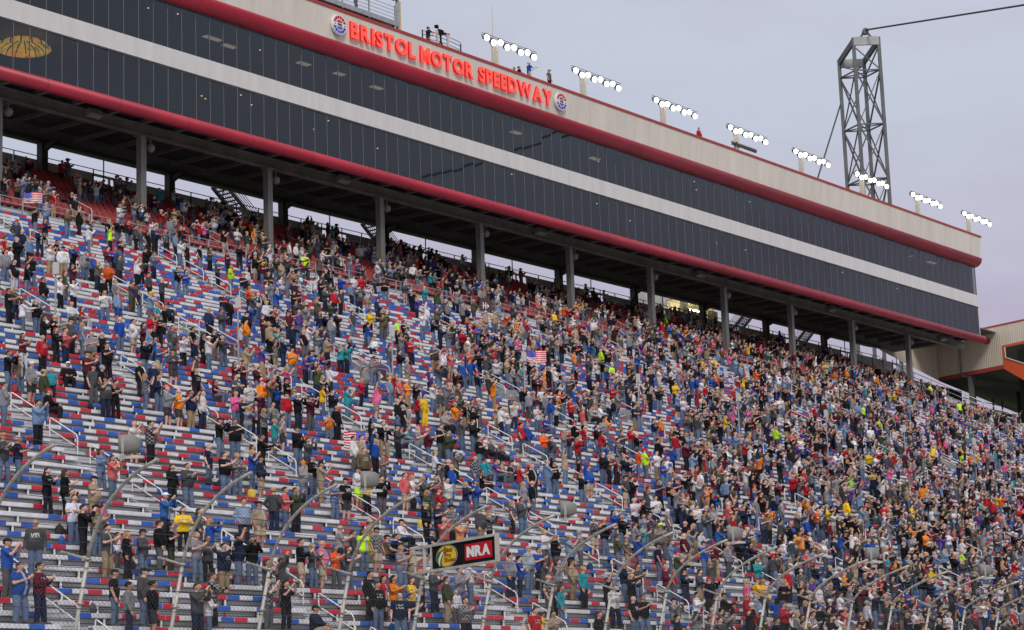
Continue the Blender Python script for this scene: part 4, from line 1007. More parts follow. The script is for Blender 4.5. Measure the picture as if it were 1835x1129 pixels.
def body_mb(pose, bld, hands=True):
    sit, dz, leg, ar, sh = joints(pose); mb = MB()
    loft(mb, [(z + dz, rx * .93, ry * .93, xo) for z, rx, ry, xo in BUILD[bld]])
    fat = 1.12 if bld == 'h' else (0.9 if bld == 'w' else 1.0)
    capsule(mb, (-.005, 0, 1.44 + dz), (.012, 0, 1.55 + dz), .058 * fat, .054 * fat)
    mb.ell((.015, 0, 1.64 + dz), (.098, .077, .112), 14, 10); mb.ell((.048, 0, 1.575 + dz), (.058, .052, .05), 10, 8)
    mb.ell((.112, 0, 1.622 + dz), (.024, .016, .026), 8, 6)
    for s in (-1, 1): mb.ell((.005, s * .079, 1.622 + dz), (.022, .012, .032), 8, 6)
    for (h, k, a), s in zip(leg, (-1, 1)):
        capsule(mb, h, k, .085 * fat, .056 * fat); capsule(mb, k, a, .056 * fat, .040)
        mb.ell((a[0] + .06, a[1], .045), (.125, .042, .04), 10, 6)
    for (e, w_, s_, sd) in ((ar[0], ar[1], sh[0], -1), (ar[2], ar[3], sh[1], 1)):
        capsule(mb, s_, e, .052 * fat, .041 * fat); capsule(mb, e, w_, .041 * fat, .028)
        if not hands: mb.ell(w_, (.05, .04, .05), 8, 6); continue
        d = (Vector(w_) - Vector(e)).normalized()
        if pose in 'cuR': d = (d + Vector((0.35, 0, 0.9))).normalized()
        if pose in 'p': d = (d + Vector((0.0, 0, 0.9))).normalized()
        side = Vector((0, -sd, 0)) if pose in 'cuRp' else Vector((0, -sd, 0.15)).normalized()
        nrm = (side - d * side.dot(d)).normalized(); lat = d.cross(nrm)
        c = Vector(w_) + d * .05
        for q in (-1, 0, 1): capsule(mb, Vector(w_) + lat * q * .018 + d * .01, Vector(w_) + lat * q * .026 + d * .085, .017, .014, 8)
        curl = nrm * (.03 if pose in 'sop' else .012)
        for q, ln in ((-1.5, .060), (-.5, .075), (.5, .078), (1.5, .066)):
            b0 = Vector(w_) + lat * q * .0215 + d * .085; b1 = b0 + d * ln * .55 + curl * .4; b2 = b0 + d * ln + curl * 1.4
            capsule(mb, b0, b1, .0095, .009, 6); capsule(mb, b1, b2, .009, .008, 6)
        t0 = Vector(w_) + lat * .03 + d * .02; capsule(mb, t0, t0 + lat * .035 + d * .035 + nrm * .012, .012, .010, 6); capsule(mb, t0 + lat * .035 + d * .035 + nrm * .012, t0 + lat * .04 + d * .065 + nrm * .02, .010, .009, 6)
    return mb, dz
def shirt_mb(pose, bld, longs):
    sit, dz, leg, ar, sh = joints(pose); mb = MB(); fat = 1.12 if bld == 'h' else (0.9 if bld == 'w' else 1.0)
    loft(mb, [(z + dz + (-.02 if i == 0 else 0), rx + .017, ry + .017, xo) for i, (z, rx, ry, xo) in enumerate(BUILD[bld][:-1])] + [(1.475 + dz, .062, .072, -.008)])
    for (e, w_, s_) in ((ar[0], ar[1], sh[0]), (ar[2], ar[3], sh[1])):
        e = Vector(e); w_ = Vector(w_); s_ = Vector(s_)
        if longs: capsule(mb, s_, e, .067 * fat, .056 * fat); capsule(mb, e, e.lerp(w_, .93), .056 * fat, .043)
        else: mb.ell(s_, (.066 * fat,) * 3, 10, 8); mb.tube([s_, s_.lerp(e, .78)], [.066 * fat, .062 * fat], 10)
    return mb
def pants_mb(pose, bld, shorts):
    sit, dz, leg, ar, sh = joints(pose); mb = MB(); fat = 1.12 if bld == 'h' else (0.92 if bld == 'w' else 1.0)
    rg_ = BUILD[bld]
    loft(mb, [(0.80 + dz, rg_[0][1] * .95, rg_[0][2] * .92, 0), (0.86 + dz, rg_[0][1] + .010, rg_[0][2] + .010, 0), (0.99 + dz, rg_[1][1] + .006, rg_[1][2] + .006, rg_[1][3])])
    for (h, k, a) in leg:
        h, k, a = Vector(h), Vector(k), Vector(a)
        if shorts: mb.ell(h, (.10 * fat,) * 3, 10, 8); mb.tube([h, h.lerp(k, .98)], [.102 * fat, .092 * fat], 12)
        else: capsule(mb, h, k, .100 * fat, .075 * fat); mb.ell(k, (.075 * fat,) * 3, 10, 8); mb.tube([k, k.lerp(a, .95)], [.074 * fat, .066 * fat], 12)
    return mb
def eyes_into(me, dz):
    bm = bmesh.new(); bm.from_mesh(me)
    def add(c, r, mi):
        res = bmesh.ops.create_uvsphere(bm, u_segments=6, v_segments=4, radius=1.0)
        for v in res['verts']: v.co = Vector((v.co.x * r[0] + c[0], v.co.y * r[1] + c[1], v.co.z * r[2] + c[2]))
        for f in {f for v in res['verts'] for f in v.link_faces}: f.material_index = mi
    for s in (-1, 1): add((.101, s * .031, 1.645 + dz), (.010, .013, .008), 1)
    add((.100, 0, 1.572 + dz), (.010, .024, .007), 2)
    bm.to_mesh(me); bm.free()
def hair_me(kind):
    mb = MB()
    if kind == 'short':
        mb.ell((.0, 0, 1.655), (.106, .085, .108), 16, 12, 0, keep=lambda c: c.z > 1.60 + max(0, c.x + .02) * 1.0 and not (c.x > .055 and c.z < 1.70))
    elif kind == 'long':
        mb.ell((.0, 0, 1.655), (.108, .088, .110), 16, 12, 0, keep=lambda c: c.z > 1.58 + max(0, c.x + .0) * 1.1 and not (c.x > .055 and c.z < 1.70))
        mb.ell((-.055, 0, 1.53), (.062, .098, .17), 12, 10)
    elif kind == 'cap':
        mb.ell((.008, 0, 1.665), (.110, .088, .105), 16, 12, 0, keep=lambda c: c.z > 1.662)
        mb.ell((.125, 0, 1.672), (.075, .07, .013), 12, 6); mb.ell((-.02, 0, 1.64), (.086, .081, .08), 12, 8, 1, keep=lambda c: c.x < .02)
    elif kind == 'capwoman':
        mb.ell((.008, 0, 1.665), (.110, .088, .105), 16, 12, 0, keep=lambda c: c.z > 1.662); mb.ell((.125, 0, 1.672), (.075, .07, .013), 12, 6); mb.ell((-.06, 0, 1.53), (.06, .09, .17), 12, 10, 1)
    me = mb.mesh(kind, ['cloth_obj' if kind.startswith('cap') else 'hair_obj', 'hair_dark'][:2]); me.polygons.foreach_set('use_smooth', [True] * len(me.polygons)); return me
M['skin'] = mat('skin', (0, 0, 0), 0.55, 0, 0.10, 14, objcol=True, spec=0.25)
M['eye'] = mat('eye', (0.02, 0.015, 0.012), 0.3, 0, 0, 1); M['lip'] = mat('lip', (0.28, 0.09, 0.08), 0.5, 0, 0, 1)
M['cloth_obj'] = mat('fabric', (0, 0, 0), 0.9, 0, 0.28, 5, 0.8, 9, objcol=True, spec=0.08)
M['hair_obj'] = mat('hair', (0, 0, 0), 0.7, 0, 0.3, 18, 0.4, 60, stretch=(1, 1, .3), objcol=True, spec=0.15)
M['hair_dark'] = mat('hair_under_cap', (0.05, 0.035, 0.022), 0.7, 0, 0.3, 18)
M['shoe'] = mat('shoe_leather', (0.06, 0.055, 0.05), 0.6, 0, 0.3, 4)
def shirt_mat():
    """fabric in the object's colour with a woven fold bump; some shirts carry a pale chest print"""
    m = mat('shirt_fabric', (0, 0, 0), 0.9, 0, 0.28, 5, 0.9, 9, objcol=True, spec=0.08); t = m.node_tree; b = t.nodes['Principled BSDF']; L = t.links.new
    src = b.inputs['Base Color'].links[0].from_socket
    co = t.nodes.new('ShaderNodeTexCoord'); sp = t.nodes.new('ShaderNodeSeparateXYZ'); L(co.outputs['Object'], sp.inputs[0])
    oi = t.nodes.new('ShaderNodeObjectInfo')
    def mth(op, a, c_): 
        n = t.nodes.new('ShaderNodeMath'); n.operation = op
        for i, q in enumerate((a, c_)):
            if isinstance(q, (int, float)): n.inputs[i].default_value = q
            else: L(q, n.inputs[i])
        return n.outputs[0]
    ay = mth('ABSOLUTE', sp.outputs[1], 0); iny = mth('LESS_THAN', ay, 0.11)
    dz = mth('ABSOLUTE', mth('SUBTRACT', sp.outputs[2], 1.26), 0); inz = mth('LESS_THAN', dz, 0.075)
    inx = mth('GREATER_THAN', sp.outputs[0], 0.03); rnd = mth('GREATER_THAN', oi.outputs['Random'], 0.55)
    nz = t.nodes.new('ShaderNodeTexNoise'); nz.inputs['Scale'].default_value = 22; L(co.outputs['Object'], nz.inputs[0])
    bl = mth('GREATER_THAN', nz.outputs['Fac'], 0.5)
    f = mth('MULTIPLY', mth('MULTIPLY', mth('MULTIPLY', iny, inz), mth('MULTIPLY', inx, rnd)), bl)
    mx = t.nodes.new('ShaderNodeMix'); mx.data_type = 'RGBA'; L(f, mx.inputs[0]); L(src, mx.inputs[6]); mx.inputs[7].default_value = (0.45, 0.44, 0.42, 1)
    # open jackets with a pale shirt showing, and checked shirts
    opn = mth('MULTIPLY', mth('MULTIPLY', mth('LESS_THAN', ay, 0.04), mth('GREATER_THAN', sp.outputs[0], 0.02)), mth('LESS_THAN', oi.outputs['Random'], 0.22))
    m2 = t.nodes.new('ShaderNodeMix'); m2.data_type = 'RGBA'; L(opn, m2.inputs[0]); L(mx.outputs[2], m2.inputs[6]); m2.inputs[7].default_value = (0.38, 0.38, 0.40, 1)
    ck = t.nodes.new('ShaderNodeTexChecker'); ck.inputs['Scale'].default_value = 14; L(co.outputs['Object'], ck.inputs[0])
    chk = mth('MULTIPLY', mth('MULTIPLY', ck.outputs['Fac'], 0.55), mth('COMPARE', oi.outputs['Random'], 0.40))
    m3 = t.nodes.new('ShaderNodeMix'); m3.data_type = 'RGBA'; L(chk, m3.inputs[0]); L(m2.outputs[2], m3.inputs[6]); m3.inputs[7].default_value = (0.42, 0.41, 0.40, 1)
    for n_ in t.nodes:
        if n_.type == 'MATH' and n_.operation == 'COMPARE': n_.inputs[2].default_value = 0.05
    L(m3.outputs[2], b.inputs['Base Color']); return m
M['shirt'] = shirt_mat()

_cache = {}
def proto(kind, *a):
    key = (kind,) + a
    if key in _cache: return _cache[key]
    if kind == 'body':
        mb, dz = body_mb(a[0], a[1]); me = finish(mb, 0.011, 0.12, 'person')
        eyes_into(me, dz); me.materials.clear()
        for q in ('skin', 'eye', 'lip'): me.materials.append(M[q])
    elif kind == 'shirt': me = finish(shirt_mb(*a), 0.016, 0.30, 'shirt'); me.materials.clear(); me.materials.append(M['shirt'])
    elif kind == 'pants': me = finish(pants_mb(*a), 0.018, 0.30, 'trousers'); me.materials.clear(); me.materials.append(M['cloth_obj'])
    elif kind == 'hair': me = hair_me(a[0])
    elif kind == 'shoe':
        mb = MB(); mb.ell((.055, 0, .05), (.15, .055, .055), 12, 8); mb.box(-.08, .19, -.05, .05, 0, .03); me = mb.mesh('shoe', ['shoe'])
    elif kind == 'lo':    # light version for the distant crowd: list of (verts, tris, colour slot)
        pose, bld, longs, shorts, hk = a; L = []
        parts = [(body_mb(pose, bld, False)[0], 0.024, 0.09, 0), (shirt_mb(pose, bld, longs), 0.024, 0.12, 1), (pants_mb(pose, bld, shorts), 0.026, 0.12, 2)]
        for mb, vx, rt_, sl in parts:
            ck = ('lop', sl, pose, bld, longs if sl == 1 else 0, shorts if sl == 2 else 0)
            if ck not in _cache: _cache[ck] = finish(mb, vx, rt_, 'lo')
            L.append((_cache[ck], sl))
        if hk: L.append((proto('hair', hk), 3))
        me = []
        dz = -0.47 if pose == 't' else 0
        for m_, sl in L:
            m_.calc_loop_triangles(); v = np.empty(len(m_.vertices) * 3); m_.vertices.foreach_get('co', v); v = v.reshape(-1, 3)
            tr = np.empty(len(m_.loop_triangles) * 3, dtype=np.int64); m_.loop_triangles.foreach_get('vertices', tr)
            if sl == 3: v = v + np.array([0, 0, dz])
            me.append((v, tr.reshape(-1, 3), sl))
    _cache[key] = me
    return me
def person_spec(top, pant, hair, pose, rr):
    woman = hair[0] == 'L'; hk, hc, ht = None, None, ''
    if woman: hk = 'long'; hc, ht = HAIR[hair[1]]; ht = 'long ' + ht
    elif hair[0] == 'C': hk = 'cap'; hc, ht = CAPC[hair[1]]
    elif hair != 'x': hk = 'short'; hc, ht = HAIR[hair]
    else: ht = 'bald head'
    bld = 'w' if woman else ('h' if rr.random() < 0.42 else 'm')
    longs = rr.random() < (0.62 if top in 'kgnGBtce' else 0.42)
    return bld, longs, hk, hc, ht
def facing(rr): return math.radians(-70 + rr.gauss(0, 20 if rr.random() < 0.88 else 38))

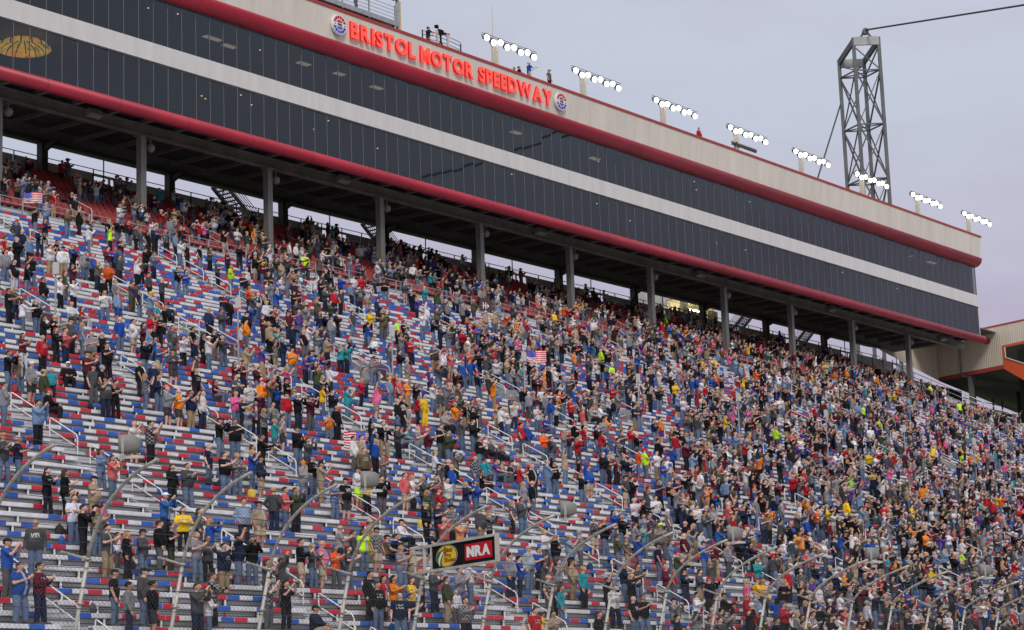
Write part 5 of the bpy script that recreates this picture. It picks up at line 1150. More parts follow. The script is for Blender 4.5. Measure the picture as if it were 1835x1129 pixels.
PEOPLE = "6,41.94,b,j,b,c;6,42.67,m,n,d,c;8,42.74,b,g,Ck,u;5,45.48,G,n,d,s;6,45.60,k,j,Ck,s;5,46.45,k,S,d,s;6,46.81,g,j,Ck,s;5,48.33,g,n,b,p;10,45.14,g,j,x,s;5,48.82,w,j,Ll,x;6,49.76,k,d,b,f;10,48.10,g,k,d,c;10,48.98,k,d,Ll,s;6,52.31,n,g,d,p;10,49.65,g,j,Ck,x;12,48.45,k,d,b,p;6,53.16,k,d,Ld,p;11,49.26,w,g,b,s,c;12,49.00,t,j,Ck,c;5,54.05,n,h,Ck,t;13,48.75,W,j,b,x;11,51.13,k,g,b,s;9,52.61,n,k,d,p;10,52.11,G,j,l,c;14,49.32,G,d,Lb,p;11,51.66,k,e,Ld,h;8,53.89,g,d,Lb,u;10,52.63,g,d,Lb,c;8,54.59,g,g,b,R;14,50.75,p,j,Lb,s,c;16,49.57,k,d,Lb,c;10,54.09,n,j,Ck,R;15,50.99,t,k,Ck,h;5,58.07,n,j,d,s;16,50.36,k,d,Lb,c;10,54.77,k,j,d,p;6,57.78,k,j,b,s;5,58.62,n,j,b,c;12,54.28,b,j,Ll,p;13,53.74,y,d,Lb,x;19,49.57,g,j,Co,c;7,58.28,k,d,d,s;14,53.62,q,n,Cw,u;19,50.22,n,j,g,c;13,54.51,g,g,Lb,o;7,58.98,r,d,Ld,s;10,57.23,k,h,b,c;7,59.55,O,d,Ld,c;10,57.84,g,j,Ll,c;5,61.67,g,d,b,c;10,58.34,p,h,x,s;7,60.54,y,j,Lb,c;10,59.07,o,g,Lr,c;18,53.95,s,j,b,p;10,59.77,g,j,Lb,c;14,57.54,B,n,b,o;7,62.53,e,k,b,s;19,54.10,B,j,Lb,c;4,64.79,r,j,b,s;8,62.00,g,d,Ll,s;14,58.36,t,h,Ck,s;7,63.05,w,g,l,s,c;8,62.72,g,n,b,c;4,65.89,t,j,d,c;5,65.51,G,g,b,s,c;12,61.05,G,n,x,c;18,56.93,k,d,Lb,h;10,62.74,G,j,l,c;5,66.26,y,d,b,s,c;8,64.28,G,j,b,c;12,61.79,g,g,Lb,s;18,57.71,g,j,b,c;10,63.34,t,g,b,c;12,62.39,l,j,Lb,s;24,54.40,B,d,d,p;12,63.17,g,h,Ck,s;4,68.85,k,d,b,s;16,60.77,g,n,l,o;9,65.83,w,j,b,f;26,54.03,G,j,b,h;16,61.40,s,j,b,x;13,63.66,t,k,Ct,s;16,61.98,e,d,b,p;5,70.45,c,d,Lb,s,c;13,64.98,c,d,Ck,t;7,69.60,T,j,Lb,s;13,65.50,n,d,b,t;23,58.60,w,S,x,p;20,61.25,k,j,b,c;8,69.85,k,g,x,s;23,59.47,k,d,d,p;8,70.27,b,d,b,s,c;21,61.14,n,j,g,s;20,61.94,g,j,l,x;10,69.44,G,n,d,s;10,70.02,b,n,d,h;20,63.28,n,h,Ck,s;28,57.80,k,d,Cr,t;6,73.46,k,j,x,s;7,73.27,w,d,d,c;15,67.70,w,d,Ck,t;21,63.59,b,j,Ll,u;29,57.98,e,j,Ct,s;6,74.20,k,j,b,c;14,68.66,n,d,Ck,t;18,65.96,b,j,Lb,x;10,71.66,g,d,Ld,p;14,69.14,s,g,x,u;30,57.98,G,S,Cw,s;31,57.44,k,j,b,u;18,66.64,k,S,Ck,s;11,71.70,A,j,g,s;8,73.88,k,d,b,R;9,73.33,T,d,l,s;10,72.69,G,g,Lb,p;31,58.03,c,j,Lb,s;20,65.77,G,j,Co,x;22,64.42,k,d,Lb,s;14,70.15,O,d,b,p;11,72.41,b,d,b,c;10,73.62,t,k,b,s;20,66.86,t,k,Ck,p;16,69.85,k,d,g,s;31,59.74,T,d,l,s,c;29,61.31,g,n,Ck,u;16,70.66,n,d,b,c;23,65.76,k,d,b,f;21,67.19,k,j,Cu,x;19,68.81,y,d,Ck,c;29,61.84,k,d,Ld,c;25,64.88,k,j,Ck,p;16,71.60,g,d,Ck,s;9,76.80,k,d,Ll,c;19,69.78,k,g,d,p;20,69.14,w,l,Ck,c;25,65.77,k,j,b,h;6,79.54,e,j,Ck,s;31,62.02,g,g,Ck,s;31,62.50,k,d,g,s;10,77.38,n,j,g,c;18,71.87,e,d,Ll,s;16,73.49,g,k,Ck,s;13,75.68,k,g,x,x;29,64.81,G,S,x,c;18,72.62,r,g,Cr,c;16,74.10,k,d,Ll,p;35,60.77,m,w,Lb,c;33,62.22,k,d,Cw,t;10,78.45,g,j,b,c;5,82.05,e,d,Cw,c;14,75.98,w,g,Ll,c;29,65.48,O,S,x,c;13,76.76,B,d,l,p;33,63.04,m,d,Ck,c;20,72.24,s,h,b,s;24,69.46,g,S,Lb,p;35,61.86,r,d,x,s;7,81.58,k,d,Ck,f;29,66.21,n,k,b,p;33,63.56,n,d,Cr,s;31,64.98,n,j,Ll,p;20,72.72,w,d,Ll,c;25,69.62,k,j,Ck,x;29,66.89,w,n,b,s;26,69.01,T,g,l,p;20,73.45,g,d,Ll,c;31,65.78,n,j,d,x;10,80.67,m,j,g,x;14,78.55,G,g,g,c;23,72.26,c,d,b,s;7,83.51,r,d,x,s;20,74.40,g,g,b,c;7,84.25,B,j,x,s;20,75.15,w,j,d,c;33,66.11,k,d,x,s;27,70.33,G,S,b,s;6,85.31,r,d,b,c;28,69.98,g,d,Ll,p;29,69.53,n,d,g,f;37,63.94,k,d,Lr,f;33,66.96,n,d,g,s;35,65.56,k,d,b,f;11,82.47,r,j,l,s,c;18,77.80,k,d,Ll,s;37,64.48,s,n,b,c;20,76.44,n,j,Ll,c;29,70.25,m,d,Ld,s;30,69.78,p,j,l,c;25,73.30,w,g,b,s;18,78.54,g,j,b,c;20,77.14,b,j,Cu,c;24,74.43,g,g,l,c,c;14,81.46,e,j,b,c;25,73.85,t,g,b,s;39,64.55,k,d,Lb,c;22,76.50,g,d,Ck,s;37,66.05,G,k,g,x;14,82.23,c,k,x,o;25,74.76,b,d,l,r;9,86.04,p,d,Ll,s;39,65.21,k,d,x,f;37,66.67,k,j,x,h;13,83.58,n,j,Ck,s;33,69.59,k,d,l,r;22,77.38,b,j,x,s;14,83.17,b,j,b,f;16,81.87,k,h,Cw,c;9,86.96,y,d,Cr,c;39,66.17,g,d,Ck,s;9,87.53,y,d,x,s;16,82.69,k,j,Co,f;39,66.85,B,j,Ll,s;23,78.13,k,d,x,s;42,65.28,w,j,Lb,f;31,73.29,G,j,b,t;8,89.59,k,j,d,c;37,69.29,k,j,d,p;43,65.09,k,d,b,c;33,72.15,g,n,b,x;42,66.07,k,j,g,c;14,85.78,B,j,Lb,s;36,70.38,g,S,Ck,x;31,73.93,r,j,Ck,s;34,71.87,m,j,Lb,t;37,70.18,q,h,x,c;16,85.23,G,g,b,c;31,74.70,k,n,Cw,u;21,81.79,G,j,Ll,s;28,77.26,k,d,Ld,r;44,66.12,g,n,Ll,f;16,85.86,T,j,Cu,c;21,82.46,k,j,x,s;17,85.30,k,j,x,f;31,75.55,m,g,Ck,p;30,76.54,k,d,x,s;28,78.08,k,k,b,c;24,81.11,n,j,x,s;25,80.62,c,d,Lb,p;18,85.73,b,j,Ld,p;16,87.38,c,g,Cl,c;26,80.37,w,g,Ct,t;24,81.91,k,d,Lb,t;28,79.11,g,d,Ck,c;9,92.66,w,j,b,s;7,94.46,w,d,g,s;41,70.59,b,j,x,s;12,90.98,T,j,b,c;36,74.45,m,d,Lb,p;9,93.46,k,d,b,c;40,71.77,B,j,Lg,s;11,92.48,r,d,b,s;41,71.45,w,h,d,x;28,80.62,G,j,g,c;40,72.20,b,d,Ll,s,c;36,75.03,m,d,b,c;18,88.28,G,j,Lb,c;41,72.12,m,d,Ld,c;28,81.37,m,j,g,c;35,76.58,k,d,Cu,s;24,84.58,r,j,Ll,c;11,93.73,k,d,x,s;39,74.09,n,g,b,s;18,88.85,m,g,Ck,f;33,78.81,k,j,b,c;40,74.02,w,d,Lb,p;45,70.52,w,g,x,t;26,84.15,T,j,b,t;24,85.62,k,n,x,s;28,82.97,e,j,b,c;30,81.58,G,j,Ck,t;45,71.19,r,w,Lb,t;47,69.81,k,j,b,s;34,78.97,y,j,Lb,c;41,74.07,g,g,b,s;30,82.01,T,j,b,t;26,85.10,P,j,b,t;10,96.56,k,j,Ll,s;29,83.33,k,g,b,c;20,89.80,w,d,g,c;26,85.59,t,g,Ck,t;40,75.76,w,j,Cw,p;43,74.14,r,d,Cr,c;26,86.33,n,d,b,t;20,90.56,k,g,b,f;34,80.80,T,j,b,u;43,74.56,k,d,g,x;37,78.90,p,j,Ll,u;41,76.14,k,d,Ld,s;39,77.55,t,k,b,p;50,69.90,k,w,b,s;28,85.36,k,j,b,c;19,91.71,G,g,Cw,s;48,71.51,w,d,d,c;50,70.66,k,j,Lb,c;25,87.92,B,j,g,f;17,93.77,q,d,b,f;42,76.24,k,d,b,s;36,80.77,k,d,Ll,p;25,88.56,k,j,d,r;48,72.43,w,d,Ck,p;41,77.53,g,j,g,f;24,89.73,k,j,Ll,c;47,73.82,w,j,Ll,c;19,93.81,k,j,b,c;52,70.64,G,j,b,s;42,77.77,k,g,b,u;21,92.84,w,n,b,c;40,79.58,P,k,g,f;47,74.77,B,b,x,s;9,101.71,b,d,b,c;50,73.22,e,g,Lr,s;31,86.94,g,j,b,p;52,72.36,k,j,Ck,p;22,93.50,g,j,b,r;46,76.66,T,d,l,s;30,87.95,w,d,b,u,c;25,91.51,b,h,b,r;46,77.12,k,d,Ll,s;38,82.92,w,d,b,c;30,88.65,g,d,b,t;31,87.95,k,j,b,c;54,72.28,w,j,Lb,s;39,82.83,k,d,Lb,c;24,93.51,g,h,Ck,o;20,96.47,e,j,x,s;27,91.62,t,j,b,r;30,89.60,g,d,b,t,c;40,82.68,P,d,b,c;50,75.78,k,d,x,s;7,106.02,r,d,b,c;24,94.11,k,d,b,c;16,99.83,g,j,b,s;48,77.59,B,j,Cy,u;41,82.65,O,j,b,c;52,75.08,m,d,Ck,p;35,87.08,r,d,Ld,c;50,76.57,G,g,l,s;8,106.14,b,d,b,s;49,77.71,n,j,Lb,s;35,87.70,y,y,b,s;56,73.11,r,n,b,s;22,97.13,e,j,Cr,c;43,82.72,k,d,Ll,p;50,77.83,g,e,b,u;41,84.18,b,j,Ck,c;56,73.87,k,d,g,c;28,93.85,k,d,b,s,c;24,96.82,k,d,b,c;43,83.52,n,n,g,f;41,85.06,b,j,b,c;47,81.15,n,d,x,s;49,79.95,n,d,Ck,t;38,87.78,B,j,Cy,s;21,99.87,s,j,x,c;24,97.84,k,j,x,x;30,93.67,g,j,b,h;35,90.29,k,g,Cr,c;38,88.40,s,n,x,s;47,82.14,g,j,b,c;57,75.42,B,d,x,s;32,93.01,r,g,d,s;56,76.20,w,k,b,p;28,95.97,k,j,x,c;7,110.74,r,d,x,s;35,91.18,k,k,b,c;31,94.06,o,j,Ck,x;38,89.18,O,k,Cw,x;21,101.30,n,d,b,c;54,78.13,c,n,x,p;32,93.60,b,j,x,s;28,96.67,c,d,g,c;56,77.12,w,k,Ck,s;45,84.87,T,d,l,u;20,102.52,c,d,b,u;54,78.97,o,d,x,f;28,97.30,m,d,Ck,x;37,91.03,g,k,x,s;46,84.95,t,d,Ct,u;28,97.92,n,j,l,c;59,76.19,n,j,x,s;56,78.59,G,j,x,s;38,91.33,w,j,b,u;36,92.83,g,g,Lb,c;28,98.61,n,k,b,c;57,78.46,k,d,Co,f;56,79.20,b,d,x,s;36,93.33,G,g,Cw,c;21,103.96,O,d,Ck,u;58,78.06,k,d,b,s;31,97.08,r,g,Ll,p;32,96.77,G,j,Ll,c;53,82.21,g,d,x,p;32,97.22,n,j,b,c;30,98.66,b,d,Ck,c;13,110.69,y,d,x,f;48,86.13,m,d,Cu,c;44,89.02,T,d,Ll,u;54,82.02,g,d,Ck,s;46,87.73,k,g,x,s;60,78.10,n,n,Ck,c;44,89.50,T,d,l,u;20,106.86,b,d,b,s;46,88.73,T,w,g,c;28,101.99,b,j,b,c;51,85.84,k,d,Lb,s;50,86.62,b,j,Cu,p;57,81.92,g,d,b,r;49,87.63,k,d,b,p;15,111.80,g,d,x,s;52,86.18,n,j,g,x;30,101.72,o,j,b,c;57,83.12,w,d,b,R;37,97.50,w,n,b,p;30,102.47,l,j,Cr,c;27,104.65,w,j,b,s;59,82.40,m,j,b,x;34,100.12,k,g,Cr,c;29,103.67,w,j,x,s;42,94.82,P,n,l,s;59,82.97,b,d,l,s;32,102.14,k,j,d,c;33,101.48,r,j,Lb,c;30,103.70,w,k,b,c;58,84.21,c,d,Lb,c;34,101.22,r,j,Ld,c;34,102.15,k,j,b,c;52,89.61,w,d,Cy,s;22,110.75,o,j,b,c;23,110.08,w,j,Co,s;57,86.34,k,j,b,c;51,90.67,m,j,b,f;43,96.62,g,j,b,p;57,86.87,b,j,Ld,c;23,111.16,s,j,Ll,s;54,90.53,w,j,x,s;41,99.72,O,k,Lb,R;34,104.82,g,d,b,c;60,86.62,G,n,b,c;21,114.28,g,j,x,s;54,91.16,k,d,Lg,p;61,86.74,k,d,Ck,p;16,118.82,P,j,Ll,s;32,107.58,b,d,b,c;34,106.38,k,j,x,c;36,105.16,G,j,b,c;63,86.24,m,j,b,c;39,103.13,b,j,Ck,s;52,94.09,n,j,Lb,c;33,107.57,k,d,b,c;52,94.75,k,j,b,c;35,106.84,r,j,b,c;30,110.64,G,d,b,s;54,93.89,g,j,b,p;54,94.47,e,k,b,s;45,100.93,b,j,x,s;37,106.76,O,j,b,c;56,93.84,b,j,b,p;40,105.15,e,j,Cw,c;53,96.62,k,d,b,c;66,87.52,l,n,Ld,R;49,99.69,r,d,d,c;40,106.31,r,d,b,c;20,121.07,O,d,b,c;21,120.55,O,k,b,f;25,118.61,y,d,b,s;48,102.50,m,d,x,c;35,111.84,r,j,b,c;68,88.70,k,j,l,s;61,93.77,l,j,x,x;62,93.42,g,d,b,c;36,112.41,e,j,l,c;56,98.62,e,d,b,c;61,95.25,w,n,x,s;67,91.41,k,d,b,s;68,91.03,g,d,b,s;69,90.33,k,j,g,c;68,91.50,g,j,Ll,s;45,107.97,k,d,b,x;69,91.11,k,j,b,s;38,112.90,n,j,b,c;59,98.17,m,d,Lb,c;66,93.31,w,j,b,p;49,105.33,s,j,l,c;55,101.27,y,d,b,c;45,108.66,g,n,b,x;66,93.96,k,d,Ld,s;49,106.19,k,d,d,c;54,102.97,l,d,l,s;66,95.02,k,j,b,s;66,95.85,g,d,Lb,c;68,94.48,B,n,b,s;39,114.94,O,P,b,s;61,99.49,p,d,Ld,s;69,94.40,n,d,x,s;62,99.72,G,j,b,R;31,121.56,r,d,b,s;66,97.53,m,d,b,c;60,102.35,r,d,Ck,s;60,102.90,g,d,x,s;47,113.22,B,j,g,c;53,109.19,w,j,x,c;55,108.13,n,d,b,c;26,128.69,y,d,b,c;47,114.05,n,j,x,c;55,108.97,e,j,b,c;67,100.21,P,d,Ld,c;63,103.04,w,j,b,R;63,103.67,k,d,Lb,c;67,101.36,k,k,b,s;52,112.36,b,j,b,s;34,125.12,w,j,b,s;55,110.47,r,d,b,c;69,100.84,k,n,d,c;57,109.45,k,j,Lb,c;67,102.69,e,j,b,f;46,117.50,r,d,x,c;69,103.70,w,j,b,R;27,133.49,w,j,b,s;52,117.78,n,d,g,f;58,114.42,p,j,Lg,c;67,111.05,r,j,Ck,c;71,108.89,l,d,b,c;26,142.19,G,d,x,s;55,123.02,O,j,Ck,s;53,125.35,l,g,x,s;38,136.65,w,j,Ld,s;65,118.57,g,d,x,s;67,119.43,e,j,b,R;63,124.76,O,j,x,s;39,142.15,y,d,b,c;58,129.71,l,j,x,s;38,145.00,B,d,b,s;70,124.28,p,d,Ld,s;54,137.08,b,j,b,s;68,127.50,B,k,b,R;31,153.74,p,d,b,R;59,135.52,b,d,b,p;55,138.84,b,j,b,s;53,141.51,r,d,b,s;74,126.81,T,d,d,f;76,126.66,w,d,b,s;66,134.56,r,d,x,c;54,145.41,b,j,b,c;41,154.88,e,d,b,c;53,148.50,w,j,b,c;68,138.00,r,d,Ll,s;70,136.78,y,d,b,s;58,145.27,O,d,b,c;69,140.39,P,k,x,s;45,161.72,y,d,b,R;64,152.56,y,d,b,f;81,142.25,T,d,b,s;52,163.26,l,d,b,s;75,147.96,m,d,b,c;47,170.13,y,d,b,s;49,169.31,r,d,b,s;59,163.03,n,d,b,c;49,170.54,p,d,b,s;57,166.87,B,j,b,s;77,153.53,T,j,b,c;57,167.87,l,d,b,s;70,161.51,e,j,b,s;74,168.06,r,d,b,c;67,173.09,y,d,b,s;80,166.73,l,d,b,s;71,182.99,O,d,b,c;65,188.65,T,j,b,s;72,189.05,O,d,b,R;70,191.45,r,j,b,c;76,187.26,p,d,b,R;73,192.02,b,d,b,p;71,195.53,O,d,b,c;72,195.42,O,d,b,s;69,206.29,l,d,b,s;74,210.12,l,d,b,s;73,210.92,n,d,b,s;75,215.25,w,d,b,s"
plist = []
for e in PEOPLE.split(';'):
    v = e.split(','); plist.append((int(v[0]), float(v[1]), v[2], v[3], v[4], v[5], len(v) > 6))
def depth_of(k, x): return proj((x, rowY(k), rowZ(k)))[2]
plist.sort(key=lambda q: depth_of(q[0], q[1]))
NEAR = plist[:290]; FARL = plist[290:]
rp_ = random.Random(21); used = {}
base_txt = []
for (k, x, top, pant, hair, pose, kid) in NEAR:
    ht = ''
    woman = hair[0] == 'L'
    if woman: ht = 'long ' + HAIR[hair[1]][1]
    elif hair[0] == 'C': ht = CAPC[hair[1]][1]
    elif hair != 'x': ht = 'short ' + HAIR[hair][1]
    else: ht = 'bald head'
    who = 'child' if kid else 'person'
    base_txt.append((who, TOP[top][1], PANT[pant][1], ht, POSE_TXT[pose]))
from collections import Counter
cnt = Counter(base_txt)
def near_unique(i):
    k, x = NEAR[i][0], NEAR[i][1]; best = None
    for j, q in enumerate(NEAR):
        if j == i or cnt[base_txt[j]] > 1: continue
        d = abs(q[1] - x) + 1.2 * abs(q[0] - k) * 0.9
        if best is None or d < best[0]: best = (d, j)
    return best[1]
labels = []
seen_l = Counter()
for i, bt in enumerate(base_txt):
    who, tc_, pc_, ht, pt = bt
    lab = '%s in %s top and %s, %s, %s' % (who, tc_, pc_, ht, pt)
    if cnt[bt] > 1 or len(lab.split()) > 16:
        j = near_unique(i); b2 = base_txt[j]; dx = NEAR[i][1] - NEAR[j][1]; dk = NEAR[i][0] - NEAR[j][0]
        rel = ('just right of' if dx > 0 else 'just left of') if abs(dx) >= 1.0 * abs(dk) * 0.8 else ('above' if dk > 0 else 'below')
        lab = '%s in %s top, %s, %s, %s %s in %s' % (who, tc_, pc_, pt, rel, 'one', b2[1])
    labels.append(lab)
cl = Counter(labels)
for i, lab in enumerate(labels):
    if cl[lab] > 1:
        k, x, top, pant, hair, pose, kid = NEAR[i]; who, tc_, pc_, ht, pt = base_txt[i]
        # ordinal row and the aisle it stands next to single it out
        j = min(range(len(AX)), key=lambda q: abs(AX[q] - x)); sd = 'right' if x > AX[j] else 'left'
        lab = '%s in %s top, %s, row %s up, %s of the %s aisle' % (who, tc_, ht, ordw(k + 1), sd, ordw(max(j, 1)))
        labels[i] = lab
cl = Counter(labels)
for i, lab in enumerate(labels):
    if cl[lab] > 1: labels[i] = lab.replace(' top', ' top, ' + base_txt[i][4], 1)
for i, lab in enumerate(labels):
    if len(lab.split()) > 16: labels[i] = lab.replace(', ' + base_txt[i][2], '', 1)
def make_person(x, y, z, top, pant, hair, pose, kid, label, rr, ang=None, group='spectators standing and sitting in the grandstand'):
    bld, longs, hk, hc, ht = person_spec(top, pant, hair, pose, rr)
    if kid and bld == 'h': bld = 'm'
    sh_ = PANT[pant][2]
    o = link('person', proto('body', pose, bld)); o.location = (x, y, z)
    a = facing(rr) if ang is None else ang
    o.rotation_euler = (0, 0, a); s = (0.75 if kid else (0.96 if bld == 'w' else 1.03)) * rr.uniform(0.97, 1.03); wx = s * rr.uniform(1.12, 1.30)
    o.scale = (wx, wx, s); sk = rr.choice(SKIN); o.color = (*sk, 1); tag(o, label, 'person', group)
    def jit(c, v=.12): 
        f = 1 + rr.uniform(-v, v); return tuple(min(1, q * f * (1 + rr.uniform(-.05, .05))) for q in c) + (1,)
    c = link('shirt', proto('shirt', pose, bld, longs), o); c.color = jit(TOP[top][0])
    c = link('shorts' if sh_ else 'trousers', proto('pants', pose, bld, bool(sh_)), o); c.color = jit(PANT[pant][0])
    if hk:
        c = link('hair' if hk in ('short', 'long') else 'cap', proto('hair', hk), o); c.color = jit(hc)
        if pose == 't': c.location = (0, 0, -0.47)
    for (h, kk, aa) in joints(pose)[2]:
        c = link('shoe', proto('shoe'), o); c.location = (aa[0], aa[1], 0.0)
    return o, a, s
phone_me = MB(); phone_me.box(-0.006, 0.006, -0.075, 0.075, -0.038, 0.038); phone_me = phone_me.mesh('phone', ['black'])
for (k, x, top, pant, hair, pose, kid), lab in zip(NEAR, labels):
    yy, z = rowY(k) + 0.27, rowZ(k)
    if pose == 't': yy = rowY(k) + 0.56
    o, a, s = make_person(x, yy, z, top, pant, hair, pose, kid, lab, rp_)
    if pose == 'p':
        ph = link('phone', phone_me); d = Vector((math.cos(a), math.sin(a), 0))
        ph.location = Vector((x, yy, z)) + d * 0.355 * s + Vector((0, 0, 1.585 * s)); ph.rotation_euler = (0, 0, a)
        j = min(range(len(AX)), key=lambda q: abs(AX[q] - x))
        tag(ph, 'phone raised by %s in %s, %s row up, %s of %s aisle' % ('child' if kid else 'person', TOP[top][1], ordw(k + 1), 'right' if x > AX[j] else 'left', ordw(max(j, 1))), 'phone', 'phones held up in the crowd')
# people on the roof
rx = random.Random(2)
make_person(125.6, 103.3, 53.0, 'k', 'k', 'Ck', 'f', False, 'camera operator in black jacket and khaki trousers behind the roof camera', rx, math.radians(-20), 'people on the roof')
make_person(118.2, 104.2, 54.25, 'k', 'g', 'd', 'f', False, 'person in black jacket on the raised roof platform at top left', rx, math.radians(-60), 'people on the roof')
make_person(136.4, 103.2, 52.55, 's', 'd', 'b', 't', False, 'person with only the head showing over the roof edge right of the first floodlights', rx, math.radians(-120), 'people on the roof')
make_person(137.05, 103.2, 52.8, 'k', 'd', 'd', 't', False, 'dark clothed person leaning low behind the roof edge', rx, math.radians(-40), 'people on the roof')
make_person(138.4, 103.2, 53.0, 'b', 'h', 'g', 'f', False, 'grey-haired person in blue shirt pointing with one arm on the roof', rx, math.radians(-30), 'people on the roof')
make_person(141.2, 103.2, 53.02, 'k', 'd', 'Ck', 's', False, 'person in black clothes and cap standing alone on the roof edge', rx, math.radians(-80), 'people on the roof')
make_person(164.1, 103.2, 52.62, 'r', 'd', 'b', 's', False, 'person in red shirt standing behind the roof edge between floodlight masts', rx, math.radians(-90), 'people on the roof')

# ------------------------------------------------------------------ the rest of the crowd, farther up the stand
RC = random.Random(77)
def vnoise(x, y):
    def h(i, j): 
        n = (i * 374761393 + j * 668265263) & 0xffffffff; n = ((n ^ (n >> 13)) * 1274126177) & 0xffffffff; return (n & 0xffff) / 65535
    i, j = math.floor(x), math.floor(y); fx, fy = x - i, y - j; fx = fx * fx * (3 - 2 * fx); fy = fy * fy * (3 - 2 * fy)
    return (h(i, j) * (1 - fx) + h(i + 1, j) * fx) * (1 - fy) + (h(i, j + 1) * (1 - fx) + h(i + 1, j + 1) * fx) * fy
def occ(px, py, k):
    if k >= NLOW:
        kk = k - NLOW
        if px < 330: o = 0.20 if kk < 9 else (0.09 if kk < 14 else 0.03)
        elif px < 900: o = 0.30 if kk < 9 else (0.22 if kk < 12 else (0.34 if (380 < px < 430 or 530 < px < 600 or 690 < px < 835) else 0.04))
        elif px < 1250: o = 0.30 if kk < 9 else 0.10
        elif px < 1560: o = 0.30 if kk < 9 else (0.12 if kk < 13 else 0.03)
        else: o = 0.30 if kk < 8 else 0.05
        return o
    if py > 749:
        if px < 1215: return 0.0
        o = 0.29 if px < 1600 else 0.27
        if px > 1650 and py < 860: o = 0.13
        return o
    if px < 440: return 0.0 if py > 430 else 0.06
    if px < 600: return 0.10 if py > 520 else 0.17
    if px < 800: return 0.10 if py < 620 else 0.10
    if px < 1215: return 0.21 if py > 560 else 0.11
    if px > 1600 and py > 640: return 0.16
    return 0.26
TOPW = [('k', 24), ('g', 18), ('G', 15), ('w', 13), ('n', 12), ('b', 3.6), ('r', 3.2), ('m', 3.5), ('e', 3.5), ('c', 4), ('t', 4.5), ('O', 1.1), ('o', .7), ('y', .8), ('l', .5), ('p', 1.0), ('T', 1.2), ('P', .8), ('B', 3), ('s', 1.5)]
PANW = [('j', 45), ('d', 22), ('n', 9), ('k', 8), ('h', 6), ('S', 6), ('g', 5)]
HAIW = [('b', 16), ('d', 12), ('g', 13), ('x', 12), ('l', 5), ('Ck', 13), ('Cw', 4), ('Cr', 3), ('Cu', 2), ('Lb', 8), ('Ll', 7), ('Ld', 4)]
POSW = [('c', 34), ('s', 14), ('x', 8), ('u', 14), ('p', 9), ('h', 5), ('f', 6), ('o', 3), ('R', 5), ('r', 4), ('t', 7)]
def pick(W):
    u = RC.random() * sum(w for _, w in W)
    for a, w in W:
        u -= w
        if u <= 0: return a
    return W[0][0]
crowd = list(FARL)
taken = {}
for q in plist: taken.setdefault(q[0], []).append(q[1])
for k in range(NLOW + NTOP):
    y, z = rowY(k), rowZ(k)
    for j in range(len(AX) - 1):
        if k >= NLOW and not (72 < AX[j] < 214): continue
        if k < NLOW and AX[j] > 252: continue
        for q in range(20):
            x = AX[j] + 0.85 + q * 0.545
            p_ = proj((x, y, z + 1.2))
            if not (-40 < p_[0] < W0 + 60 and 0 < p_[1] < H0 + 60): continue
            o_ = occ(p_[0], p_[1], k) * max(0.0, 0.02 + 2.0 * (vnoise(x / 1.9 + 13, k * 0.62 + j * 3.1) - 0.05))
            if RC.random() > o_: continue
            if any(abs(x - t_) < 0.5 for t_ in taken.get(k, [])): continue
            taken.setdefault(k, []).append(x)
            crowd.append((k, x + RC.uniform(-.06, .06), pick(TOPW), pick(PANW), pick(HAIW), pick(POSW), RC.random() < 0.05))
VV, TT, CC = [], [], []; nv = 0
for (k, x, top, pant, hair, pose, kid) in crowd:
    bld, longs, hk, hc, ht = person_spec(top, pant, hair, pose, RC)
    sh_ = bool(PANT[pant][2]); sk = RC.choice(SKIN)
    s = (0.74 if kid else (0.96 if bld == 'w' else 1.02)) * RC.uniform(0.96, 1.04); w_ = s * RC.uniform(1.12, 1.34)
    a = facing(RC); ca, sa = math.cos(a), math.sin(a); f1, f2 = RC.uniform(.8, 1.25), RC.uniform(.75, 1.3)
    yy = rowY(k) + (0.56 if pose == 't' else 0.27 + RC.uniform(-.05, .05)); z = rowZ(k); lx, ly = RC.gauss(0, .035), RC.gauss(0, .03)
    deco = RC.random(); dcol = RC.choice(((.5, .5, .5), (.03, .03, .03), (.35, .02, .03), (.05, .1, .3), (.45, .42, .36)))
    for v, tr, sl in proto('lo', pose, bld, longs, sh_, hk):
        P = np.empty_like(v); P[:, 0] = x + w_ * (v[:, 0] * ca - v[:, 1] * sa); P[:, 1] = yy + w_ * (v[:, 0] * sa + v[:, 1] * ca); P[:, 2] = z + s * v[:, 2]; P[:, 0] += lx * P[:, 2] - lx * z; P[:, 1] += ly * P[:, 2] - ly * z
        c = sk if sl == 0 else (tuple(q * f1 for q in TOP[top][0]) if sl == 1 else (tuple(q * f2 for q in PANT[pant][0]) if sl == 2 else hc))
        Ck_ = np.tile(np.array((*c, 1.0), dtype=np.float32), (len(v), 1))
        if sl == 1:
            zz0 = -0.47 if pose == 't' else 0.0
            if deco < 0.30: mk = (v[:, 0] > 0.06) & (abs(v[:, 1]) < 0.11) & (abs(v[:, 2] - 1.25 - zz0) < 0.08); Ck_[mk, :3] = dcol
            elif deco < 0.45: mk = (v[:, 0] > 0.05) & (abs(v[:, 1]) < 0.05); Ck_[mk, :3] = dcol
            elif deco < 0.52: mk = ((np.floor(v[:, 2] * 12) + np.floor(v[:, 1] * 12)) % 2) > 0; Ck_[mk, :3] = Ck_[mk, :3] * 0.5 + np.array(dcol) * 0.5
            elif deco < 0.60: mk = abs(v[:, 1]) > 0.2; Ck_[mk, :3] = dcol
        VV.append(P); TT.append(tr + nv); CC.append(Ck_); nv += len(v)
V = np.concatenate(VV).astype(np.float32); T = np.concatenate(TT).astype(np.int32); Cc = np.concatenate(CC)
me = bpy.data.meshes.new('spectators'); me.vertices.add(len(V)); me.vertices.foreach_set('co', V.ravel())
me.loops.add(T.size); me.loops.foreach_set('vertex_index', T.ravel()); me.polygons.add(len(T))
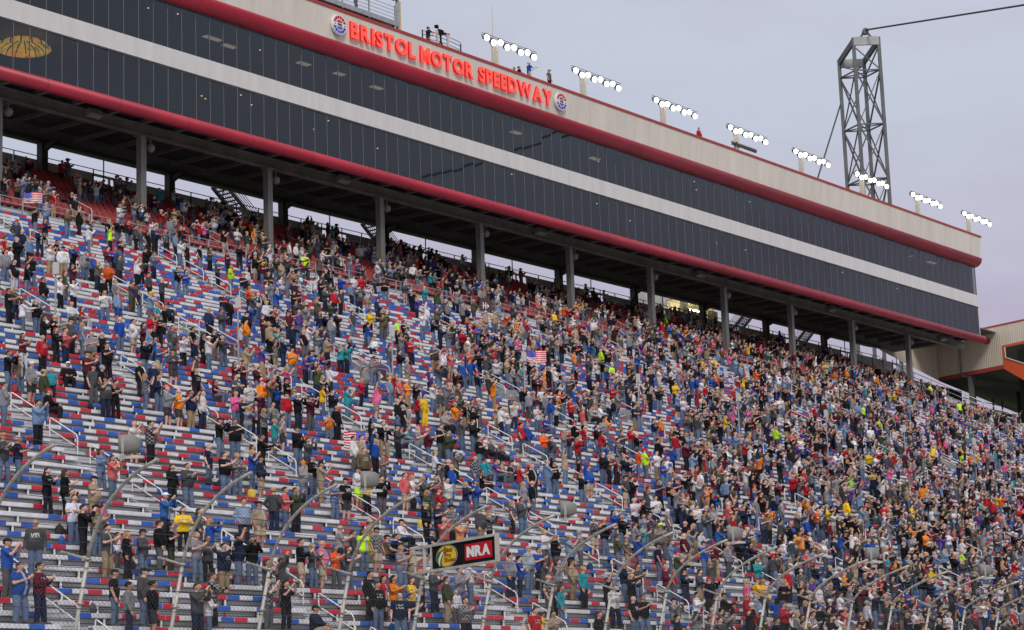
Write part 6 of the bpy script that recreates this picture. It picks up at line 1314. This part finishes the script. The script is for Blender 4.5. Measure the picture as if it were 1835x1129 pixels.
me.polygons.foreach_set('loop_start', np.arange(0, T.size, 3, dtype=np.int32)); me.polygons.foreach_set('loop_total', np.full(len(T), 3, dtype=np.int32))
me.polygons.foreach_set('use_smooth', np.ones(len(T), dtype=bool)); me.update(calc_edges=True)
at_ = me.color_attributes.new('Col', 'FLOAT_COLOR', 'POINT'); at_.data.foreach_set('color', Cc.ravel())
M['crowd'] = mat('crowd_clothing', (0, 0, 0), 0.9, 0, 0.3, 7, 0.7, 8, vcol=True, spec=0.08); me.materials.append(M['crowd'])
o = link('spectators', me); tag(o, 'dense crowd of further spectators in mixed clothing filling the upper and right stands', 'crowd', kind='stuff')
print('crowd', len(crowd), 'near', len(NEAR), 'tris', len(T), 'benches', len(segs), 'seats', len(spots))

# ------------------------------------------------------------------ bags and coolers left on the rows
bp_ = MB(); bp_.ell((0, 0, 0.2), (0.17, 0.13, 0.22), 12, 8, 0); bp_.ell((0.0, -0.12, 0.14), (0.12, 0.05, 0.10), 10, 6, 0); bp_.tube([(-0.05, 0, 0.4), (0, 0, 0.47), (0.05, 0, 0.4)], 0.015, 5)
bag_me = bp_.mesh('bag', ['bag'])
RB = random.Random(8); usedb = set()
BCOL = [((0.015, 0.015, 0.018), 'black'), ((0.07, 0.07, 0.08), 'grey'), ((0.02, 0.03, 0.08), 'navy'), ((0.30, 0.02, 0.03), 'red'), ((0.02, 0.10, 0.35), 'blue'), ((0.10, 0.11, 0.06), 'olive'), ((0.6, 0.45, 0.05), 'yellow')]
for (k, x, top, pant, hair, pose, kid) in NEAR[4:170:4]:
    bx = x + RB.choice((-.55, .6, .7)); j = min(range(len(AX)), key=lambda q: abs(AX[q] - bx))
    if any(abs(bx - t_) < 0.4 for t_ in taken.get(k, [])) or abs(AX[j] - bx) < 0.9: continue
    c, cn_ = RB.choice(BCOL[:3] if RB.random() < .6 else BCOL); key = (cn_, k, j, bx > AX[j])
    if key in usedb: continue
    usedb.add(key); o = link('bag', bag_me); on = RB.random() < .4
    o.location = (bx, rowY(k) + (0.62 if on else 0.25), rowZ(k) + (RI if on else 0)); o.rotation_euler = (0, 0, RB.uniform(-1, 1)); o.color = (*c, 1); s_ = RB.uniform(.75, 1.1); o.scale = (s_, s_, s_)
    tag(o, '%s bag lying %s, row %s up, %s of the %s aisle' % (cn_, 'on a bench' if on else 'on the floor', ordw(k + 1), 'right' if bx > AX[j] else 'left', ordw(max(j, 1))), 'bag', 'bags left along the rows')

cup_ = MB(); cup_.tube([(0, 0, 0), (0, 0, 0.15)], [0.035, 0.046], 8, 0); cup_ = cup_.mesh('cup', ['bag'])
CC_ = [((0.7, 0.7, 0.7), 'white'), ((0.45, 0.03, 0.04), 'red'), ((0.03, 0.12, 0.4), 'blue'), ((0.25, 0.5, 0.05), 'green')]
for (k, x, top, pant, hair, pose, kid) in NEAR[1:150:3]:
    bx = x + RB.choice((-.42, .4, .85)); j = min(range(len(AX)), key=lambda q: abs(AX[q] - bx))
    if abs(AX[j] - bx) < 0.9: continue
    c, cn_ = RB.choice(CC_); key = ('cup', cn_, k, j, bx > AX[j])
    if key in usedb: continue
    usedb.add(key); o = link('cup', cup_); o.location = (bx, rowY(k) + 0.58, rowZ(k) + RI + 0.004); o.color = (*c, 1)
    tag(o, '%s cup standing on a bench, row %s up, %s of the %s aisle' % (cn_, ordw(k + 1), 'right' if bx > AX[j] else 'left', ordw(max(j, 1))), 'cup', 'cups left on the benches')
